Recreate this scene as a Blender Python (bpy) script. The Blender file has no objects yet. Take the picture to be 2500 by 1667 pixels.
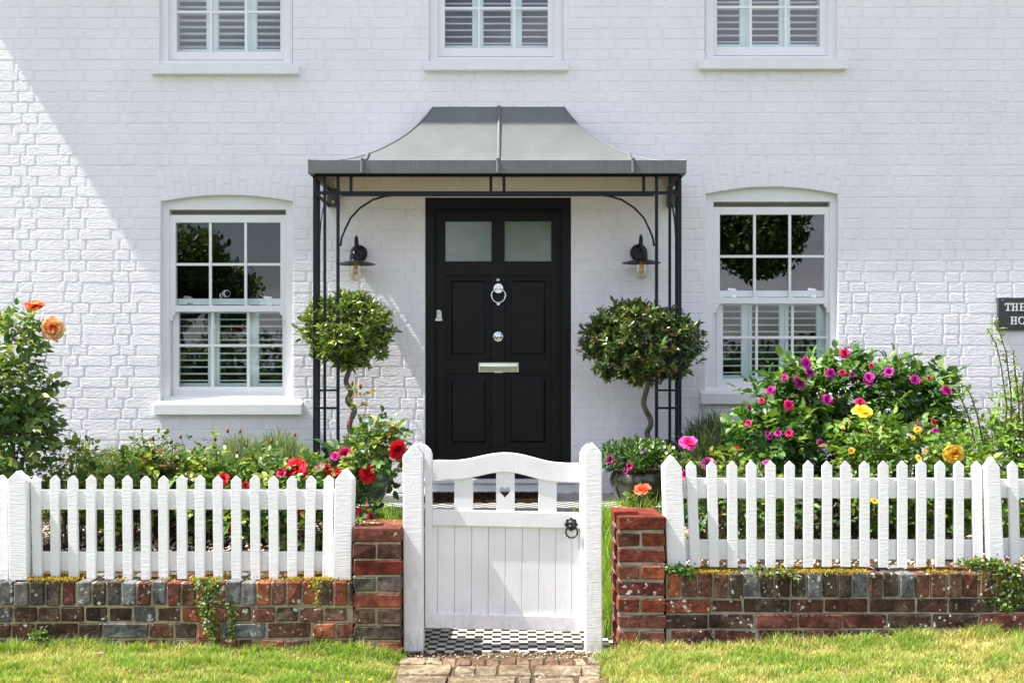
import bpy, math, random
import numpy as np
from mathutils import Vector, Matrix, noise as mnoise
R = math.radians
rng = np.random.default_rng(7)
random.seed(7)
scene = bpy.context.scene
COL = scene.collection

# ------------------------------------------------------------------ camera, sky, sun, exposure
F, CH, HY = 2550.0, 1.35, 885.0          # focal length in photo pixels, eye height (m), horizon row
cam_d = bpy.data.cameras.new('camera'); cam = bpy.data.objects.new('camera', cam_d); COL.objects.link(cam)
cam.location = (0, 0, CH); cam.rotation_euler = (R(90), 0, 0)
cam_d.sensor_width = 36; cam_d.lens = 36 * F / 2500; cam_d.shift_y = (HY - 833.5) / 2500
cam_d.clip_start = .05; cam_d.clip_end = 2000
scene.camera = cam
SUN = Vector((-1, -.12, 1.6)).normalized()
world = bpy.data.worlds.new('World'); scene.world = world; world.use_nodes = True
wn, wl = world.node_tree.nodes, world.node_tree.links
wn.clear()
sky = wn.new('ShaderNodeTexSky'); sky.sky_type = 'NISHITA'; sky.sun_disc = False
sky.sun_elevation = math.asin(SUN.z); sky.sun_rotation = math.atan2(SUN.x, SUN.y)
sky.air_density = 1.0; sky.dust_density = 1.5; sky.ozone_density = 1.0
tc = wn.new('ShaderNodeTexCoord')
mp = wn.new('ShaderNodeMapping'); mp.inputs['Scale'].default_value = (2.4, 2.4, 6.5)
wl.new(tc.outputs['Generated'], mp.inputs['Vector'])
cn = wn.new('ShaderNodeTexNoise'); cn.inputs['Scale'].default_value = 1.5; cn.inputs['Detail'].default_value = 9; cn.inputs['Roughness'].default_value = .55
wl.new(mp.outputs[0], cn.inputs['Vector'])
cr = wn.new('ShaderNodeValToRGB'); cr.color_ramp.elements[0].position = .42; cr.color_ramp.elements[1].position = .6
wl.new(cn.outputs['Fac'], cr.inputs['Fac'])
cr.color_ramp.elements[0].color = (.1, .1, .1, 1); cr.color_ramp.elements[1].color = (.85, .85, .85, 1)
wm = wn.new('ShaderNodeMixRGB'); wm.inputs['Color2'].default_value = (9.2, 9.0, 10.4, 1)
wl.new(cr.outputs['Color'], wm.inputs['Fac']); wl.new(sky.outputs[0], wm.inputs['Color1'])
bg = wn.new('ShaderNodeBackground'); bg.inputs['Strength'].default_value = .083
wl.new(wm.outputs[0], bg.inputs['Color'])
wo = wn.new('ShaderNodeOutputWorld'); wl.new(bg.outputs[0], wo.inputs['Surface'])
sd = bpy.data.lights.new('sun', 'SUN'); sd.energy = 5.0; sd.angle = R(.53); sd.color = (1, .955, .88)
sun = bpy.data.objects.new('sun', sd); COL.objects.link(sun)
sun.rotation_euler = (-SUN).to_track_quat('-Z', 'Y').to_euler(); sun.location = (-6, -2, 9)
scene.view_settings.view_transform = 'Standard'; scene.view_settings.look = 'None'
scene.view_settings.exposure = 1.33; scene.view_settings.gamma = 1
scene.render.engine = 'CYCLES'
scene.cycles.max_bounces = 8; scene.cycles.transparent_max_bounces = 12

# ------------------------------------------------------------------ helpers
def P(px, py, Y):
    return Vector(((px - 1250) * Y / F, Y, CH - (py - HY) * Y / F))
def X(px, Y): return (px - 1250) * Y / F
def Z(py, Y): return CH - (py - HY) * Y / F
ORG = {}
def link(o, parent=None, org=Vector((0, 0, 0))):
    COL.objects.link(o)
    if parent is not None: o.parent = parent
    ORG[o.name] = ORG[parent.name] if parent is not None else org
def thing(name, label, cat, loc=(0, 0, 0), group=None, parent=None):
    o = bpy.data.objects.new(name, None); o.empty_display_size = .1
    loc = Vector(loc)
    if parent is None:
        o.location = loc; COL.objects.link(o); ORG[o.name] = loc
        tag(o, label, cat, group)
    else:
        link(o, parent)
    return o
def tag(o, label=None, cat=None, group=None, kind=None):
    if label: o['label'] = label
    if cat: o['category'] = cat
    if group: o['group'] = group
    if kind: o['kind'] = kind
    return o
def mesh_obj(name, me, mat, parent=None, smooth=False, kind=None, bevel=0, segs=2, sharp=False):
    o = bpy.data.objects.new(name, me)
    if mat is not None:
        for m in (mat if isinstance(mat, (list, tuple)) else [mat]): me.materials.append(m)
    link(o, parent)
    if parent is not None:
        org = ORG[parent.name]
        if org.length > 0: me.transform(Matrix.Translation(-org))
    if smooth:
        me.polygons.foreach_set('use_smooth', [True] * len(me.polygons))
        if sharp: me.set_sharp_from_angle(angle=R(38))
    if kind: o['kind'] = kind
    if bevel:
        b = o.modifiers.new('bevel', 'BEVEL'); b.width = bevel; b.segments = segs; b.limit_method = 'ANGLE'; b.angle_limit = R(40)
    return o
class MB:
    def __init__(s): s.v = []; s.f = []; s.c = []; s.m = []
    def add(s, vs, fs, col=None, mi=0):
        n = len(s.v); s.v += [tuple(v) for v in vs]; s.f += [tuple(i + n for i in f) for f in fs]
        s.c += [col or (1, 1, 1)] * len(vs); s.m += [mi] * len(fs)
    def box(s, x0, x1, y0, y1, z0, z1, col=None, mi=0):
        s.add([(x0, y0, z0), (x1, y0, z0), (x1, y1, z0), (x0, y1, z0), (x0, y0, z1), (x1, y0, z1), (x1, y1, z1), (x0, y1, z1)],
              [(0, 3, 2, 1), (4, 5, 6, 7), (0, 1, 5, 4), (1, 2, 6, 5), (2, 3, 7, 6), (3, 0, 4, 7)], col, mi)
    def pbox(s, px0, px1, py0, py1, Y, d, col=None, mi=0):    # front face given in photo pixels at distance Y
        s.box(X(px0, Y), X(px1, Y), Y, Y + d, Z(py1, Y), Z(py0, Y), col, mi)
    def prism(s, pts, Y, d, col=None, mi=0):                  # outline [(x,z)] extruded from Y to Y+d
        n = len(pts)
        a = sum(pts[i][0] * pts[(i + 1) % n][1] - pts[(i + 1) % n][0] * pts[i][1] for i in range(n))
        if a < 0: pts = pts[::-1]
        vs = [(x, Y, z) for x, z in pts] + [(x, Y + d, z) for x, z in pts]
        fs = [tuple(range(n)), tuple(range(2 * n - 1, n - 1, -1))] + [(i + n, (i + 1) % n + n, (i + 1) % n, i) for i in range(n)]
        s.add(vs, fs, col, mi)
    def pprism(s, pts, Y, d, col=None, mi=0): s.prism([(X(a, Y), Z(b, Y)) for a, b in pts], Y, d, col, mi)
    def tube(s, pts, rad, seg=6, col=None, cap=True, mi=0):
        pts = [Vector(p) for p in pts]; n = len(pts)
        if not isinstance(rad, (list, tuple)): rad = [rad] * n
        vs = []; fs = []
        t0 = (pts[1] - pts[0]).normalized(); u = t0.orthogonal().normalized()
        for i in range(n):
            t = (pts[min(i + 1, n - 1)] - pts[max(i - 1, 0)]).normalized()
            u = (u - t * u.dot(t)).normalized(); w = t.cross(u)
            for k in range(seg):
                a = 2 * math.pi * k / seg
                vs.append(pts[i] + (u * math.cos(a) + w * math.sin(a)) * rad[i])
        for i in range(n - 1):
            for k in range(seg):
                fs.append((i * seg + k, i * seg + (k + 1) % seg, (i + 1) * seg + (k + 1) % seg, (i + 1) * seg + k))
        if cap: fs += [tuple(range(seg - 1, -1, -1)), tuple((n - 1) * seg + k for k in range(seg))]
        s.add(vs, fs, col, mi)
    def lathe(s, cx, cy, prof, seg=24, col=None, cap=False, axis='z', cz=0, mi=0):   # prof [(r, h)]
        vs = []; fs = []; n = len(prof)
        for r, h in prof:
            for k in range(seg):
                a = 2 * math.pi * k / seg
                if axis == 'z': vs.append((cx + r * math.cos(a), cy + r * math.sin(a), h + cz))
                else: vs.append((cx + r * math.cos(a), cy + h, cz + r * math.sin(a)))
        for i in range(n - 1):
            for k in range(seg):
                q = (i * seg + k, i * seg + (k + 1) % seg, (i + 1) * seg + (k + 1) % seg, (i + 1) * seg + k)
                fs.append(q if axis == 'z' else q[::-1])
        if cap: fs.append(tuple((n - 1) * seg + k for k in range(seg)))
        s.add(vs, fs, col, mi)
    def torus(s, c, Rr, r, seg=28, sg=10, col=None, twist=0, squash=1):  # ring facing the camera (XZ plane)
        vs = []; fs = []
        for i in range(seg):
            a = 2 * math.pi * i / seg
            rr = r * (1 + twist * math.sin(a * 12))
            for k in range(sg):
                b = 2 * math.pi * k / sg
                q = Rr + rr * math.cos(b)
                vs.append((c[0] + q * math.cos(a), c[1] + rr * math.sin(b), c[2] + q * math.sin(a) * squash))
        for i in range(seg):
            for k in range(sg):
                fs.append((i * sg + k, i * sg + (k + 1) % sg, ((i + 1) % seg) * sg + (k + 1) % sg, ((i + 1) % seg) * sg + k))
        s.add(vs, fs, col)
    def brick(s, x0, x1, y0, y1, z0, z1, col, ch=.004, j=.0015):
        ch = min(ch, (x1 - x0) * .3, (z1 - z0) * .3)
        X_, Y_, Z_ = (x0, x1), (y0, y1), (z0, z1); vs = []; idx = {}
        for i in (0, 1):
            for jj in (0, 1):
                for k in (0, 1):
                    o = Vector((random.uniform(-j, j), random.uniform(-j, j), random.uniform(-j, j)))
                    sx, sy, sz = (1, -1)[i], (1, -1)[jj], (1, -1)[k]
                    for ax in range(3):
                        d = Vector((sx * ch, sy * ch, sz * ch)); d[ax] = 0
                        idx[(i, jj, k, ax)] = len(vs); vs.append(Vector((X_[i], Y_[jj], Z_[k])) + d + o)
        fs = []
        for i in (0, 1): fs.append([idx[(i, a, b, 0)] for a, b in ((0, 0), (1, 0), (1, 1), (0, 1))])
        for i in (0, 1): fs.append([idx[(a, i, b, 1)] for a, b in ((0, 0), (1, 0), (1, 1), (0, 1))])
        for i in (0, 1): fs.append([idx[(a, b, i, 2)] for a, b in ((0, 0), (1, 0), (1, 1), (0, 1))])
        for a in (0, 1):
            for b in (0, 1):
                fs.append([idx[(0, a, b, 1)], idx[(1, a, b, 1)], idx[(1, a, b, 2)], idx[(0, a, b, 2)]])
                fs.append([idx[(a, 0, b, 0)], idx[(a, 1, b, 0)], idx[(a, 1, b, 2)], idx[(a, 0, b, 2)]])
                fs.append([idx[(a, b, 0, 0)], idx[(a, b, 1, 0)], idx[(a, b, 1, 1)], idx[(a, b, 0, 1)]])
        for a in (0, 1):
            for b in (0, 1):
                for c in (0, 1): fs.append([idx[(a, b, c, 0)], idx[(a, b, c, 1)], idx[(a, b, c, 2)]])
        cen = Vector(((x0 + x1) / 2, (y0 + y1) / 2, (z0 + z1) / 2)); out = []
        for f in fs:
            p = [vs[q] for q in f]; n = (p[1] - p[0]).cross(p[2] - p[0])
            fc = sum(p, Vector()) / len(p)
            out.append(tuple(f) if n.dot(fc - cen) > 0 else tuple(f[::-1]))
        s.add(vs, out, col)
    def build(s, name, mat, parent=None, smooth=False, kind=None, bevel=0, color=False, segs=2):
        me = bpy.data.meshes.new(name); me.from_pydata(s.v, [], s.f)
        if any(s.m): me.polygons.foreach_set('material_index', s.m)
        if color:
            at = me.color_attributes.new('Col', 'FLOAT_COLOR', 'POINT')
            at.data.foreach_set('color', np.array([(c[0], c[1], c[2], 1) for c in s.c], dtype=np.float32).ravel())
        me.update()
        return mesh_obj(name, me, mat, parent, smooth, kind, bevel, segs, True)
def mesh_np(name, V, faces, C, mat, parent=None, smooth=True, kind=None):
    me = bpy.data.meshes.new(name); V = np.asarray(V, dtype=np.float32)
    me.vertices.add(len(V)); me.vertices.foreach_set('co', V.ravel())
    li = np.concatenate([f.ravel() for f in faces]).astype(np.int32)
    tot = np.concatenate([np.full(len(f), f.shape[1]) for f in faces]).astype(np.int32)
    st = np.concatenate([[0], np.cumsum(tot)[:-1]]).astype(np.int32)
    me.loops.add(len(li)); me.loops.foreach_set('vertex_index', li)
    me.polygons.add(len(tot)); me.polygons.foreach_set('loop_start', st); me.polygons.foreach_set('loop_total', tot)
    at = me.color_attributes.new('Col', 'FLOAT_COLOR', 'POINT')
    at.data.foreach_set('color', np.concatenate([C, np.ones((len(C), 1))], 1).astype(np.float32).ravel())
    me.update(calc_edges=True); me.validate()
    return mesh_obj(name, me, mat, parent, smooth, kind)
def norm(a): return a / (np.linalg.norm(a, axis=-1, keepdims=True) + 1e-9)
# leaf template: midrib B,M,T and two points each side
def leaves(pos, d, up, L, wr, col, fold=.28, droop=.12):
    n = len(pos); d = norm(d); s = norm(np.cross(d, up)); nn = np.cross(s, d)
    T = np.array([[0, 0, 0], [.5, 0, -.02], [1, 0, -droop], [.22, -.78, fold], [.62, -.8, fold * .8 - .03], [.22, .78, fold], [.62, .8, fold * .8 - .03]])
    L = L[:, None]; w = L * .5 * np.asarray(wr).reshape(-1, 1)
    V = np.empty((n, 7, 3))
    for k, (a, b, c) in enumerate(T):
        V[:, k] = pos + d * L * a + s * w * b + nn * (w * abs(c) * (1 if c > 0 else 0) + (L * c if c < 0 else 0))
    base = (np.arange(n) * 7)[:, None]
    f = np.concatenate([base + np.array([[0, 1, 4, 3]]), base + np.array([[1, 2, 4, 4]])[:, :3], ], 0) if False else None
    q = np.concatenate([base + np.array([0, 1, 4, 3]), base + np.array([0, 5, 6, 1])], 0)
    t = np.concatenate([base + np.array([1, 2, 4]), base + np.array([1, 6, 2])], 0)
    C = np.repeat(col, 7, 0)
    return V.reshape(-1, 3), [q, t], C
def blades(pos, hgt, lean, wid, col, tipcol=None):
    n = len(pos); a = rng.uniform(0, 2 * np.pi, n); s = np.stack([np.cos(a), np.sin(a), np.zeros(n)], 1) * wid[:, None] * .5
    up = np.array([0, 0, 1.0]); V = np.empty((n, 7, 3)); h = hgt[:, None]
    V[:, 0] = pos - s; V[:, 1] = pos + s
    m = pos + up * h * .4 + lean * h * .12; V[:, 2] = m - s * .85; V[:, 3] = m + s * .85
    m = pos + up * h * .75 + lean * h * .45; V[:, 4] = m - s * .55; V[:, 5] = m + s * .55
    V[:, 6] = pos + up * h * .96 + lean * h * .95
    b = (np.arange(n) * 7)[:, None]
    q = np.concatenate([b + np.array([0, 1, 3, 2]), b + np.array([2, 3, 5, 4])], 0); t = b + np.array([4, 5, 6])
    return V.reshape(-1, 3), [q, t], np.repeat(col, 7, 0)
def pal(cols, n, jit=.18):
    c = np.array(cols)[rng.integers(0, len(cols), n)] * rng.uniform(1 - jit, 1 + jit, (n, 1)) * rng.uniform(.92, 1.08, (n, 3))
    return c

# ------------------------------------------------------------------ materials
class M_:
    def __init__(s, name):
        s.m = bpy.data.materials.new(name); s.m.use_nodes = True; s.n = s.m.node_tree.nodes; s.l = s.m.node_tree.links
        s.b = s.n['Principled BSDF']; s.o = s.n['Material Output']; s.tc = s.n.new('ShaderNodeTexCoord')
    def noise(s, scale, detail=4, stretch=None, rough=.55, rot=None, loc=None):
        t = s.n.new('ShaderNodeTexNoise'); t.inputs['Scale'].default_value = scale; t.inputs['Detail'].default_value = detail; t.inputs['Roughness'].default_value = rough
        mpn = s.n.new('ShaderNodeMapping'); mpn.inputs['Scale'].default_value = stretch or (1, 1, 1)
        if loc: mpn.inputs['Location'].default_value = loc
        g = s.geo(); s.l.new(g, mpn.inputs['Vector']); s.l.new(mpn.outputs[0], t.inputs['Vector'])
        return t.outputs['Fac']
    def geo(s):
        if not hasattr(s, 'g'): s.g = s.n.new('ShaderNodeNewGeometry')
        return s.g.outputs['Position']
    def ramp(s, fac, stops):
        r = s.n.new('ShaderNodeValToRGB'); e = r.color_ramp.elements
        while len(e) < len(stops): e.new(.5)
        for k, (p, c) in enumerate(stops):
            e[k].position = p; c = (c, c, c) if not isinstance(c, tuple) else c; e[k].color = (*c, 1)
        s.l.new(fac, r.inputs['Fac']); return r.outputs['Color']
    def mix(s, fac, a, b, mode='MIX'):
        x = s.n.new('ShaderNodeMixRGB'); x.blend_type = mode
        for k, v in ((0, fac), (1, a), (2, b)):
            if hasattr(v, 'links'): s.l.new(v, x.inputs[k])
            elif k == 0: x.inputs[0].default_value = v
            else: x.inputs[k].default_value = (*v, 1) if len(v) == 3 else v
        return x.outputs[0]
    def attr(s):
        a = s.n.new('ShaderNodeAttribute'); a.attribute_name = 'Col'; return a.outputs['Color']
    def bump(s, h, strength=.5, dist=.01, prev=None):
        b = s.n.new('ShaderNodeBump'); b.inputs['Strength'].default_value = strength; b.inputs['Distance'].default_value = dist
        s.l.new(h, b.inputs['Height'])
        if prev is not None: s.l.new(prev, b.inputs['Normal'])
        return b.outputs[0]
    def set(s, color=None, rough=.5, metal=0, spec=.5, normal=None, **kw):
        if color is not None:
            if hasattr(color, 'links'): s.l.new(color, s.b.inputs['Base Color'])
            else: s.b.inputs['Base Color'].default_value = (*color, 1)
        if hasattr(rough, 'links'): s.l.new(rough, s.b.inputs['Roughness'])
        else: s.b.inputs['Roughness'].default_value = rough
        s.b.inputs['Metallic'].default_value = metal; s.b.inputs['Specular IOR Level'].default_value = spec
        if normal is not None: s.l.new(normal, s.b.inputs['Normal'])
        return s.m
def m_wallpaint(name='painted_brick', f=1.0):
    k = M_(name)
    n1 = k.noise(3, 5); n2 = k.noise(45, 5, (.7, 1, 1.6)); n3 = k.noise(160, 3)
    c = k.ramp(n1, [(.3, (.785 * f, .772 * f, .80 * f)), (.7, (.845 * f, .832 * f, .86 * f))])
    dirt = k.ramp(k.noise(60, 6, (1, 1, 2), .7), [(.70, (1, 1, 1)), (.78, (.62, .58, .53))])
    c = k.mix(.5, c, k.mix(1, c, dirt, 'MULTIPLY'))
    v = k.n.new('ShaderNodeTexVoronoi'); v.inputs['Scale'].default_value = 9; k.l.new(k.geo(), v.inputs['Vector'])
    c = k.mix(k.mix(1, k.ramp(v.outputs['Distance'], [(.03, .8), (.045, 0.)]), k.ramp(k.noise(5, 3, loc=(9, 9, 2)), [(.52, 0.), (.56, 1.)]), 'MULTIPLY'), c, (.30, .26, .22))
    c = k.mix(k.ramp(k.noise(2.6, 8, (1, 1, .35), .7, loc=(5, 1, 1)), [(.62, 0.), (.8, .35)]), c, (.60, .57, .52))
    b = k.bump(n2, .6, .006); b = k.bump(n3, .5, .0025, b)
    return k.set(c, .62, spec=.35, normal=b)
def m_wood(name='painted_rough_wood', horiz=True, col=((.80, .795, .82), (.87, .865, .89)), amp=.5):
    k = M_(name)
    st = (.35, .35, 3.2) if horiz else (3.5, 3.5, .3)
    n1 = k.noise(45, 6, st, .65); n2 = k.noise(9, 4); n3 = k.noise(20, 5, (3.5, 3.5, .25), .6, loc=(3, 1, 2))
    c = k.ramp(n2, [(.25, col[0]), (.7, col[1])])
    dirt = k.ramp(k.noise(26, 8, (1, 1, .6), .75, loc=(4, 4, 4)), [(.66, (1, 1, 1)), (.80, (.55, .55, .5))])
    c = k.mix(.7, c, k.mix(1, c, dirt, 'MULTIPLY'))
    sx = k.n.new('ShaderNodeSeparateXYZ'); k.l.new(k.geo(), sx.inputs[0])
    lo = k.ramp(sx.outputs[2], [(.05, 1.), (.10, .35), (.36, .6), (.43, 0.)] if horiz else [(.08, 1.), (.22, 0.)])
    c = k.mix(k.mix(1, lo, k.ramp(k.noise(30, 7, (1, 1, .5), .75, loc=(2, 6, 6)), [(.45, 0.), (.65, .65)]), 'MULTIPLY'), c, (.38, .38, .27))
    b = k.bump(n1, amp, .006); b = k.bump(n3, amp * .5, .004, b)
    return k.set(c, .5, spec=.4, normal=b)
def m_plain(name, col, rough=.5, metal=0, spec=.5, bs=80, ba=.1, var=.08, bd=.002):
    k = M_(name); n = k.noise(7, 4)
    c = k.ramp(n, [(.3, tuple(x * (1 - var) for x in col)), (.7, tuple(min(1, x * (1 + var)) for x in col))])
    return k.set(c, rough, metal, spec, normal=k.bump(k.noise(bs, 4), ba, bd))
def m_brick(name, lichen=.5, moss=.4):
    k = M_(name); a = k.attr()
    n1 = k.noise(38, 7, None, .7); n2 = k.noise(120, 4)
    c = k.mix(1, a, k.ramp(n1, [(.3, (.35, .33, .32)), (.5, (1, 1, 1)), (.7, (1.6, 1.45, 1.35))]), 'MULTIPLY')
    gr = k.ramp(k.noise(1.9, 6, (1, 1, 1.6), .65, loc=(4, 7, 3)), [(.44, (1, 1, 1)), (.62, (.48, .44, .40))]); c = k.mix(.85, c, gr, 'MULTIPLY')
    dk = k.ramp(k.noise(9, 7, None, .7, loc=(7, 7, 7)), [(.45, (1, 1, 1)), (.62, (.45, .41, .38))])
    c = k.mix(.8, c, dk, 'MULTIPLY')
    if lichen:
        v = k.n.new('ShaderNodeTexVoronoi'); v.inputs['Scale'].default_value = 38; v.feature = 'SMOOTH_F1'
        w = k.n.new('ShaderNodeVectorMath'); w.operation = 'ADD'; wn_ = k.n.new('ShaderNodeTexNoise'); wn_.inputs['Scale'].default_value = 60
        k.l.new(k.geo(), wn_.inputs['Vector']); sc = k.n.new('ShaderNodeVectorMath'); sc.operation = 'SCALE'; sc.inputs['Scale'].default_value = .022
        k.l.new(wn_.outputs['Color'], sc.inputs[0]); k.l.new(k.geo(), w.inputs[0]); k.l.new(sc.outputs[0], w.inputs[1]); k.l.new(w.outputs[0], v.inputs['Vector'])
        ad = k.n.new('ShaderNodeMath'); ad.operation = 'MULTIPLY_ADD'; ad.inputs[1].default_value = .8; k.l.new(k.noise(11, 3, loc=(3, 3, 9)), ad.inputs[0]); k.l.new(v.outputs['Distance'], ad.inputs[2])
        sb = k.n.new('ShaderNodeMath'); sb.operation = 'SUBTRACT'; sb.inputs[1].default_value = .36; k.l.new(ad.outputs[0], sb.inputs[0])
        f = k.ramp(sb.outputs[0], [(.15, 1.), (.24, 0.)])
        g = k.ramp(k.noise(3.2, 3, loc=(2, 9, 4)), [(.58 - lichen * .2, 0.), (.64 - lichen * .2, 1.)])
        pale = k.ramp(k.noise(20, 8, (1, 1, 1.4), .75, loc=(6, 2, 3)), [(.60, 0.), (.68, .55)]); c = k.mix(pale, c, (.34, .31, .26))
        c = k.mix(k.mix(1, f, g, 'MULTIPLY'), c, (.50, .51, .46))
    if moss:
        g = k.ramp(k.noise(15, 8, None, .75, loc=(1, 3, 8)), [(.66 - moss * .1, 0.), (.74 - moss * .1, 1.)])
        h = k.ramp(k.noise(1.6, 2, loc=(8, 2, 1)), [(.45, 0.), (.6, 1.)])
        c = k.mix(k.mix(1, g, h, 'MULTIPLY'), c, (.22, .17, .025))
    b = k.bump(n1, 1.0, .009); b = k.bump(n2, .4, .003, b)
    return k.set(c, .9, spec=.2, normal=b)
def m_leaf(name, trans=.3, rough=.42, spec=.45, boost=1.0):
    k = M_(name); a = k.attr()
    c = k.mix(.5, a, k.mix(1, a, k.ramp(k.noise(90, 3), [(.3, (.7, .72, .7)), (.7, (1.25, 1.2, 1.15))]), 'MULTIPLY'))
    k.set(c, rough, spec=spec)
    t = k.n.new('ShaderNodeBsdfTranslucent'); tcx = k.mix(1, c, (1.5 * boost, 1.45 * boost, .6 * boost), 'MULTIPLY'); k.l.new(tcx, t.inputs['Color'])
    x = k.n.new('ShaderNodeMixShader'); x.inputs[0].default_value = trans
    k.l.new(k.b.outputs[0], x.inputs[1]); k.l.new(t.outputs[0], x.inputs[2]); k.l.new(x.outputs[0], k.o.inputs['Surface'])
    return k.m
def m_petal():
    k = M_('petal'); a = k.attr(); k.set(a, .55, spec=.25)
    t = k.n.new('ShaderNodeBsdfTranslucent'); k.l.new(a, t.inputs['Color'])
    x = k.n.new('ShaderNodeMixShader'); x.inputs[0].default_value = .3
    k.l.new(k.b.outputs[0], x.inputs[1]); k.l.new(t.outputs[0], x.inputs[2]); k.l.new(x.outputs[0], k.o.inputs['Surface'])
    return k.m
def schlick(k, f0):      # the same from both sides of a thin pane
    lw = k.n.new('ShaderNodeLayerWeight'); lw.inputs['Blend'].default_value = .5
    pw = k.n.new('ShaderNodeMath'); pw.operation = 'POWER'; pw.inputs[1].default_value = 5; k.l.new(lw.outputs['Facing'], pw.inputs[0])
    ml = k.n.new('ShaderNodeMath'); ml.operation = 'MULTIPLY_ADD'; ml.inputs[1].default_value = 1 - f0; ml.inputs[2].default_value = f0; k.l.new(pw.outputs[0], ml.inputs[0])
    return ml.outputs[0]
def m_glass(name='window_glass', ior=1.75, tint=(.90, .96, .955)):
    k = M_(name); k.n.remove(k.b)
    tr = k.n.new('ShaderNodeBsdfTransparent'); tr.inputs['Color'].default_value = (*tint, 1)
    gl = k.n.new('ShaderNodeBsdfGlossy'); gl.inputs['Roughness'].default_value = 0.0
    bn = k.n.new('ShaderNodeBump'); bn.inputs['Strength'].default_value = .25; bn.inputs['Distance'].default_value = .004
    k.l.new(k.noise(2.2, 2), bn.inputs['Height']); k.l.new(bn.outputs[0], gl.inputs['Normal'])
    x = k.n.new('ShaderNodeMixShader'); k.l.new(schlick(k, .12), x.inputs[0]); k.l.new(tr.outputs[0], x.inputs[1]); k.l.new(gl.outputs[0], x.inputs[2])
    k.l.new(x.outputs[0], k.o.inputs['Surface']); return k.m
def m_tiles(name, size, ox=0, oy=0):
    k = M_(name); sx = k.n.new('ShaderNodeSeparateXYZ'); k.l.new(k.geo(), sx.inputs[0])
    cb = k.n.new('ShaderNodeCombineXYZ')
    def ma(op, a, b=None):
        q = k.n.new('ShaderNodeMath'); q.operation = op
        if hasattr(a, 'links'): k.l.new(a, q.inputs[0])
        else: q.inputs[0].default_value = a
        if b is not None:
            if hasattr(b, 'links'): k.l.new(b, q.inputs[1])
            else: q.inputs[1].default_value = b
        return q.outputs[0]
    u = ma('DIVIDE', ma('ADD', sx.outputs[0], 50 * size + ox), size); v = ma('DIVIDE', ma('ADD', sx.outputs[1], 50 * size + oy), size)
    k.l.new(u, cb.inputs[0]); k.l.new(v, cb.inputs[1]); cb.inputs[2].default_value = .5
    ch = k.n.new('ShaderNodeTexChecker'); ch.inputs['Scale'].default_value = 1; k.l.new(cb.outputs[0], ch.inputs['Vector'])
    ch.inputs['Color1'].default_value = (.62, .60, .54, 1); ch.inputs['Color2'].default_value = (.025, .026, .032, 1)
    g = ma('MAXIMUM', ma('GREATER_THAN', ma('ABSOLUTE', ma('SUBTRACT', ma('FRACT', u), .5)), .475), ma('GREATER_THAN', ma('ABSOLUTE', ma('SUBTRACT', ma('FRACT', v), .5)), .475))
    c = k.mix(g, ch.outputs['Color'], (.22, .2, .17))
    dt = k.ramp(k.noise(14, 6, None, .7), [(.4, (1, 1, 1)), (.75, (.72, .68, .6))])
    c = k.mix(.7, c, dt, 'MULTIPLY')
    return k.set(c, .35, spec=.5, normal=k.bump(k.noise(30, 3), .15, .002))
def m_earth(name, c0, c1, scale=30, ba=.8):
    k = M_(name); n = k.noise(scale, 8, None, .7)
    return k.set(k.ramp(n, [(.3, c0), (.7, c1)]), .95, spec=.1, normal=k.bump(n, ba, .02))

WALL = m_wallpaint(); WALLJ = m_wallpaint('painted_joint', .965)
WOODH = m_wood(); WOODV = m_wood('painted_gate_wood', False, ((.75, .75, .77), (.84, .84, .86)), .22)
WINP = m_plain('window_paint', (.80, .81, .81), .35, spec=.5, ba=.04, var=.02)
SHUT = m_plain('shutter_paint', (.76, .84, .83), .5, ba=.03, var=.02)
SILLM = m_wood('painted_sill', True, ((.74, .75, .75), (.82, .825, .82)), .2)
GLASS = m_glass()
BLACK = m_plain('black_gloss_door', (.006, .006, .007), .42, spec=.22, ba=.12, var=.15, bs=40)
IRON = m_plain('painted_iron', (.008, .010, .016), .45, spec=.25, ba=.15)
ZINC = None
def m_zinc():
    k = M_('grey_metal_roof'); n = k.noise(5, 5); st = k.noise(60, 3, (2.2, 2.2, .08))
    c = k.ramp(n, [(.3, (.122, .132, .134)), (.7, (.152, .162, .162))]); c = k.mix(.35, c, k.ramp(st, [(.35, (.75, .75, .75)), (.65, (1.15, 1.15, 1.15))]), 'MULTIPLY')
    return k.set(c, .5, 0, .25, normal=k.bump(k.noise(3, 3), .08, .01))
ZINC = m_zinc()
SOFF = m_plain('timber_soffit', (.62, .26, .09), .7, ba=.2)
BRONZE = m_plain('painted_bracket_iron', (.05, .045, .035), .45, ba=.1)
LAMPB = m_plain('lamp_black', (.008, .008, .009), .4, spec=.3, ba=.05)
CHROME = m_plain('polished_chrome', (.72, .75, .75), .16, 1, ba=.02, var=.03)
BRASS = m_plain('worn_steel', (.55, .58, .52), .28, 1, ba=.05)
BRICKOLD = m_brick('old_brick', .5, .55); BRICKNEW = m_brick('red_brick', .22, .15)
BRICKTOP = m_brick('aged_right_brick', .7, .4)
MORTAR = m_earth('sandy_mortar', (.22, .18, .11), (.60, .51, .36), 16, .9); MORTARG = m_earth('grey_mortar', (.13, .12, .09), (.50, .47, .39), 9, .7)
LEAF = m_leaf('leaf'); LEAFD = m_leaf('glossy_leaf', .16, .3, .6); GRASS = m_leaf('grass_blade', .35, .5, .3); PETAL = m_petal()
STEM = m_plain('stem', (.10, .06, .03), .7, ba=.2, var=.3); CANE = m_plain('green_cane', (.10, .13, .03), .6, var=.3)
SOIL = m_earth('soil', (.03, .022, .015), (.09, .065, .045), 40); DARK = m_plain('dark_room', (.02, .03, .042), .8, var=.1)
INT2 = m_plain('dark_sash_channel', (.20, .19, .14), .7)
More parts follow.
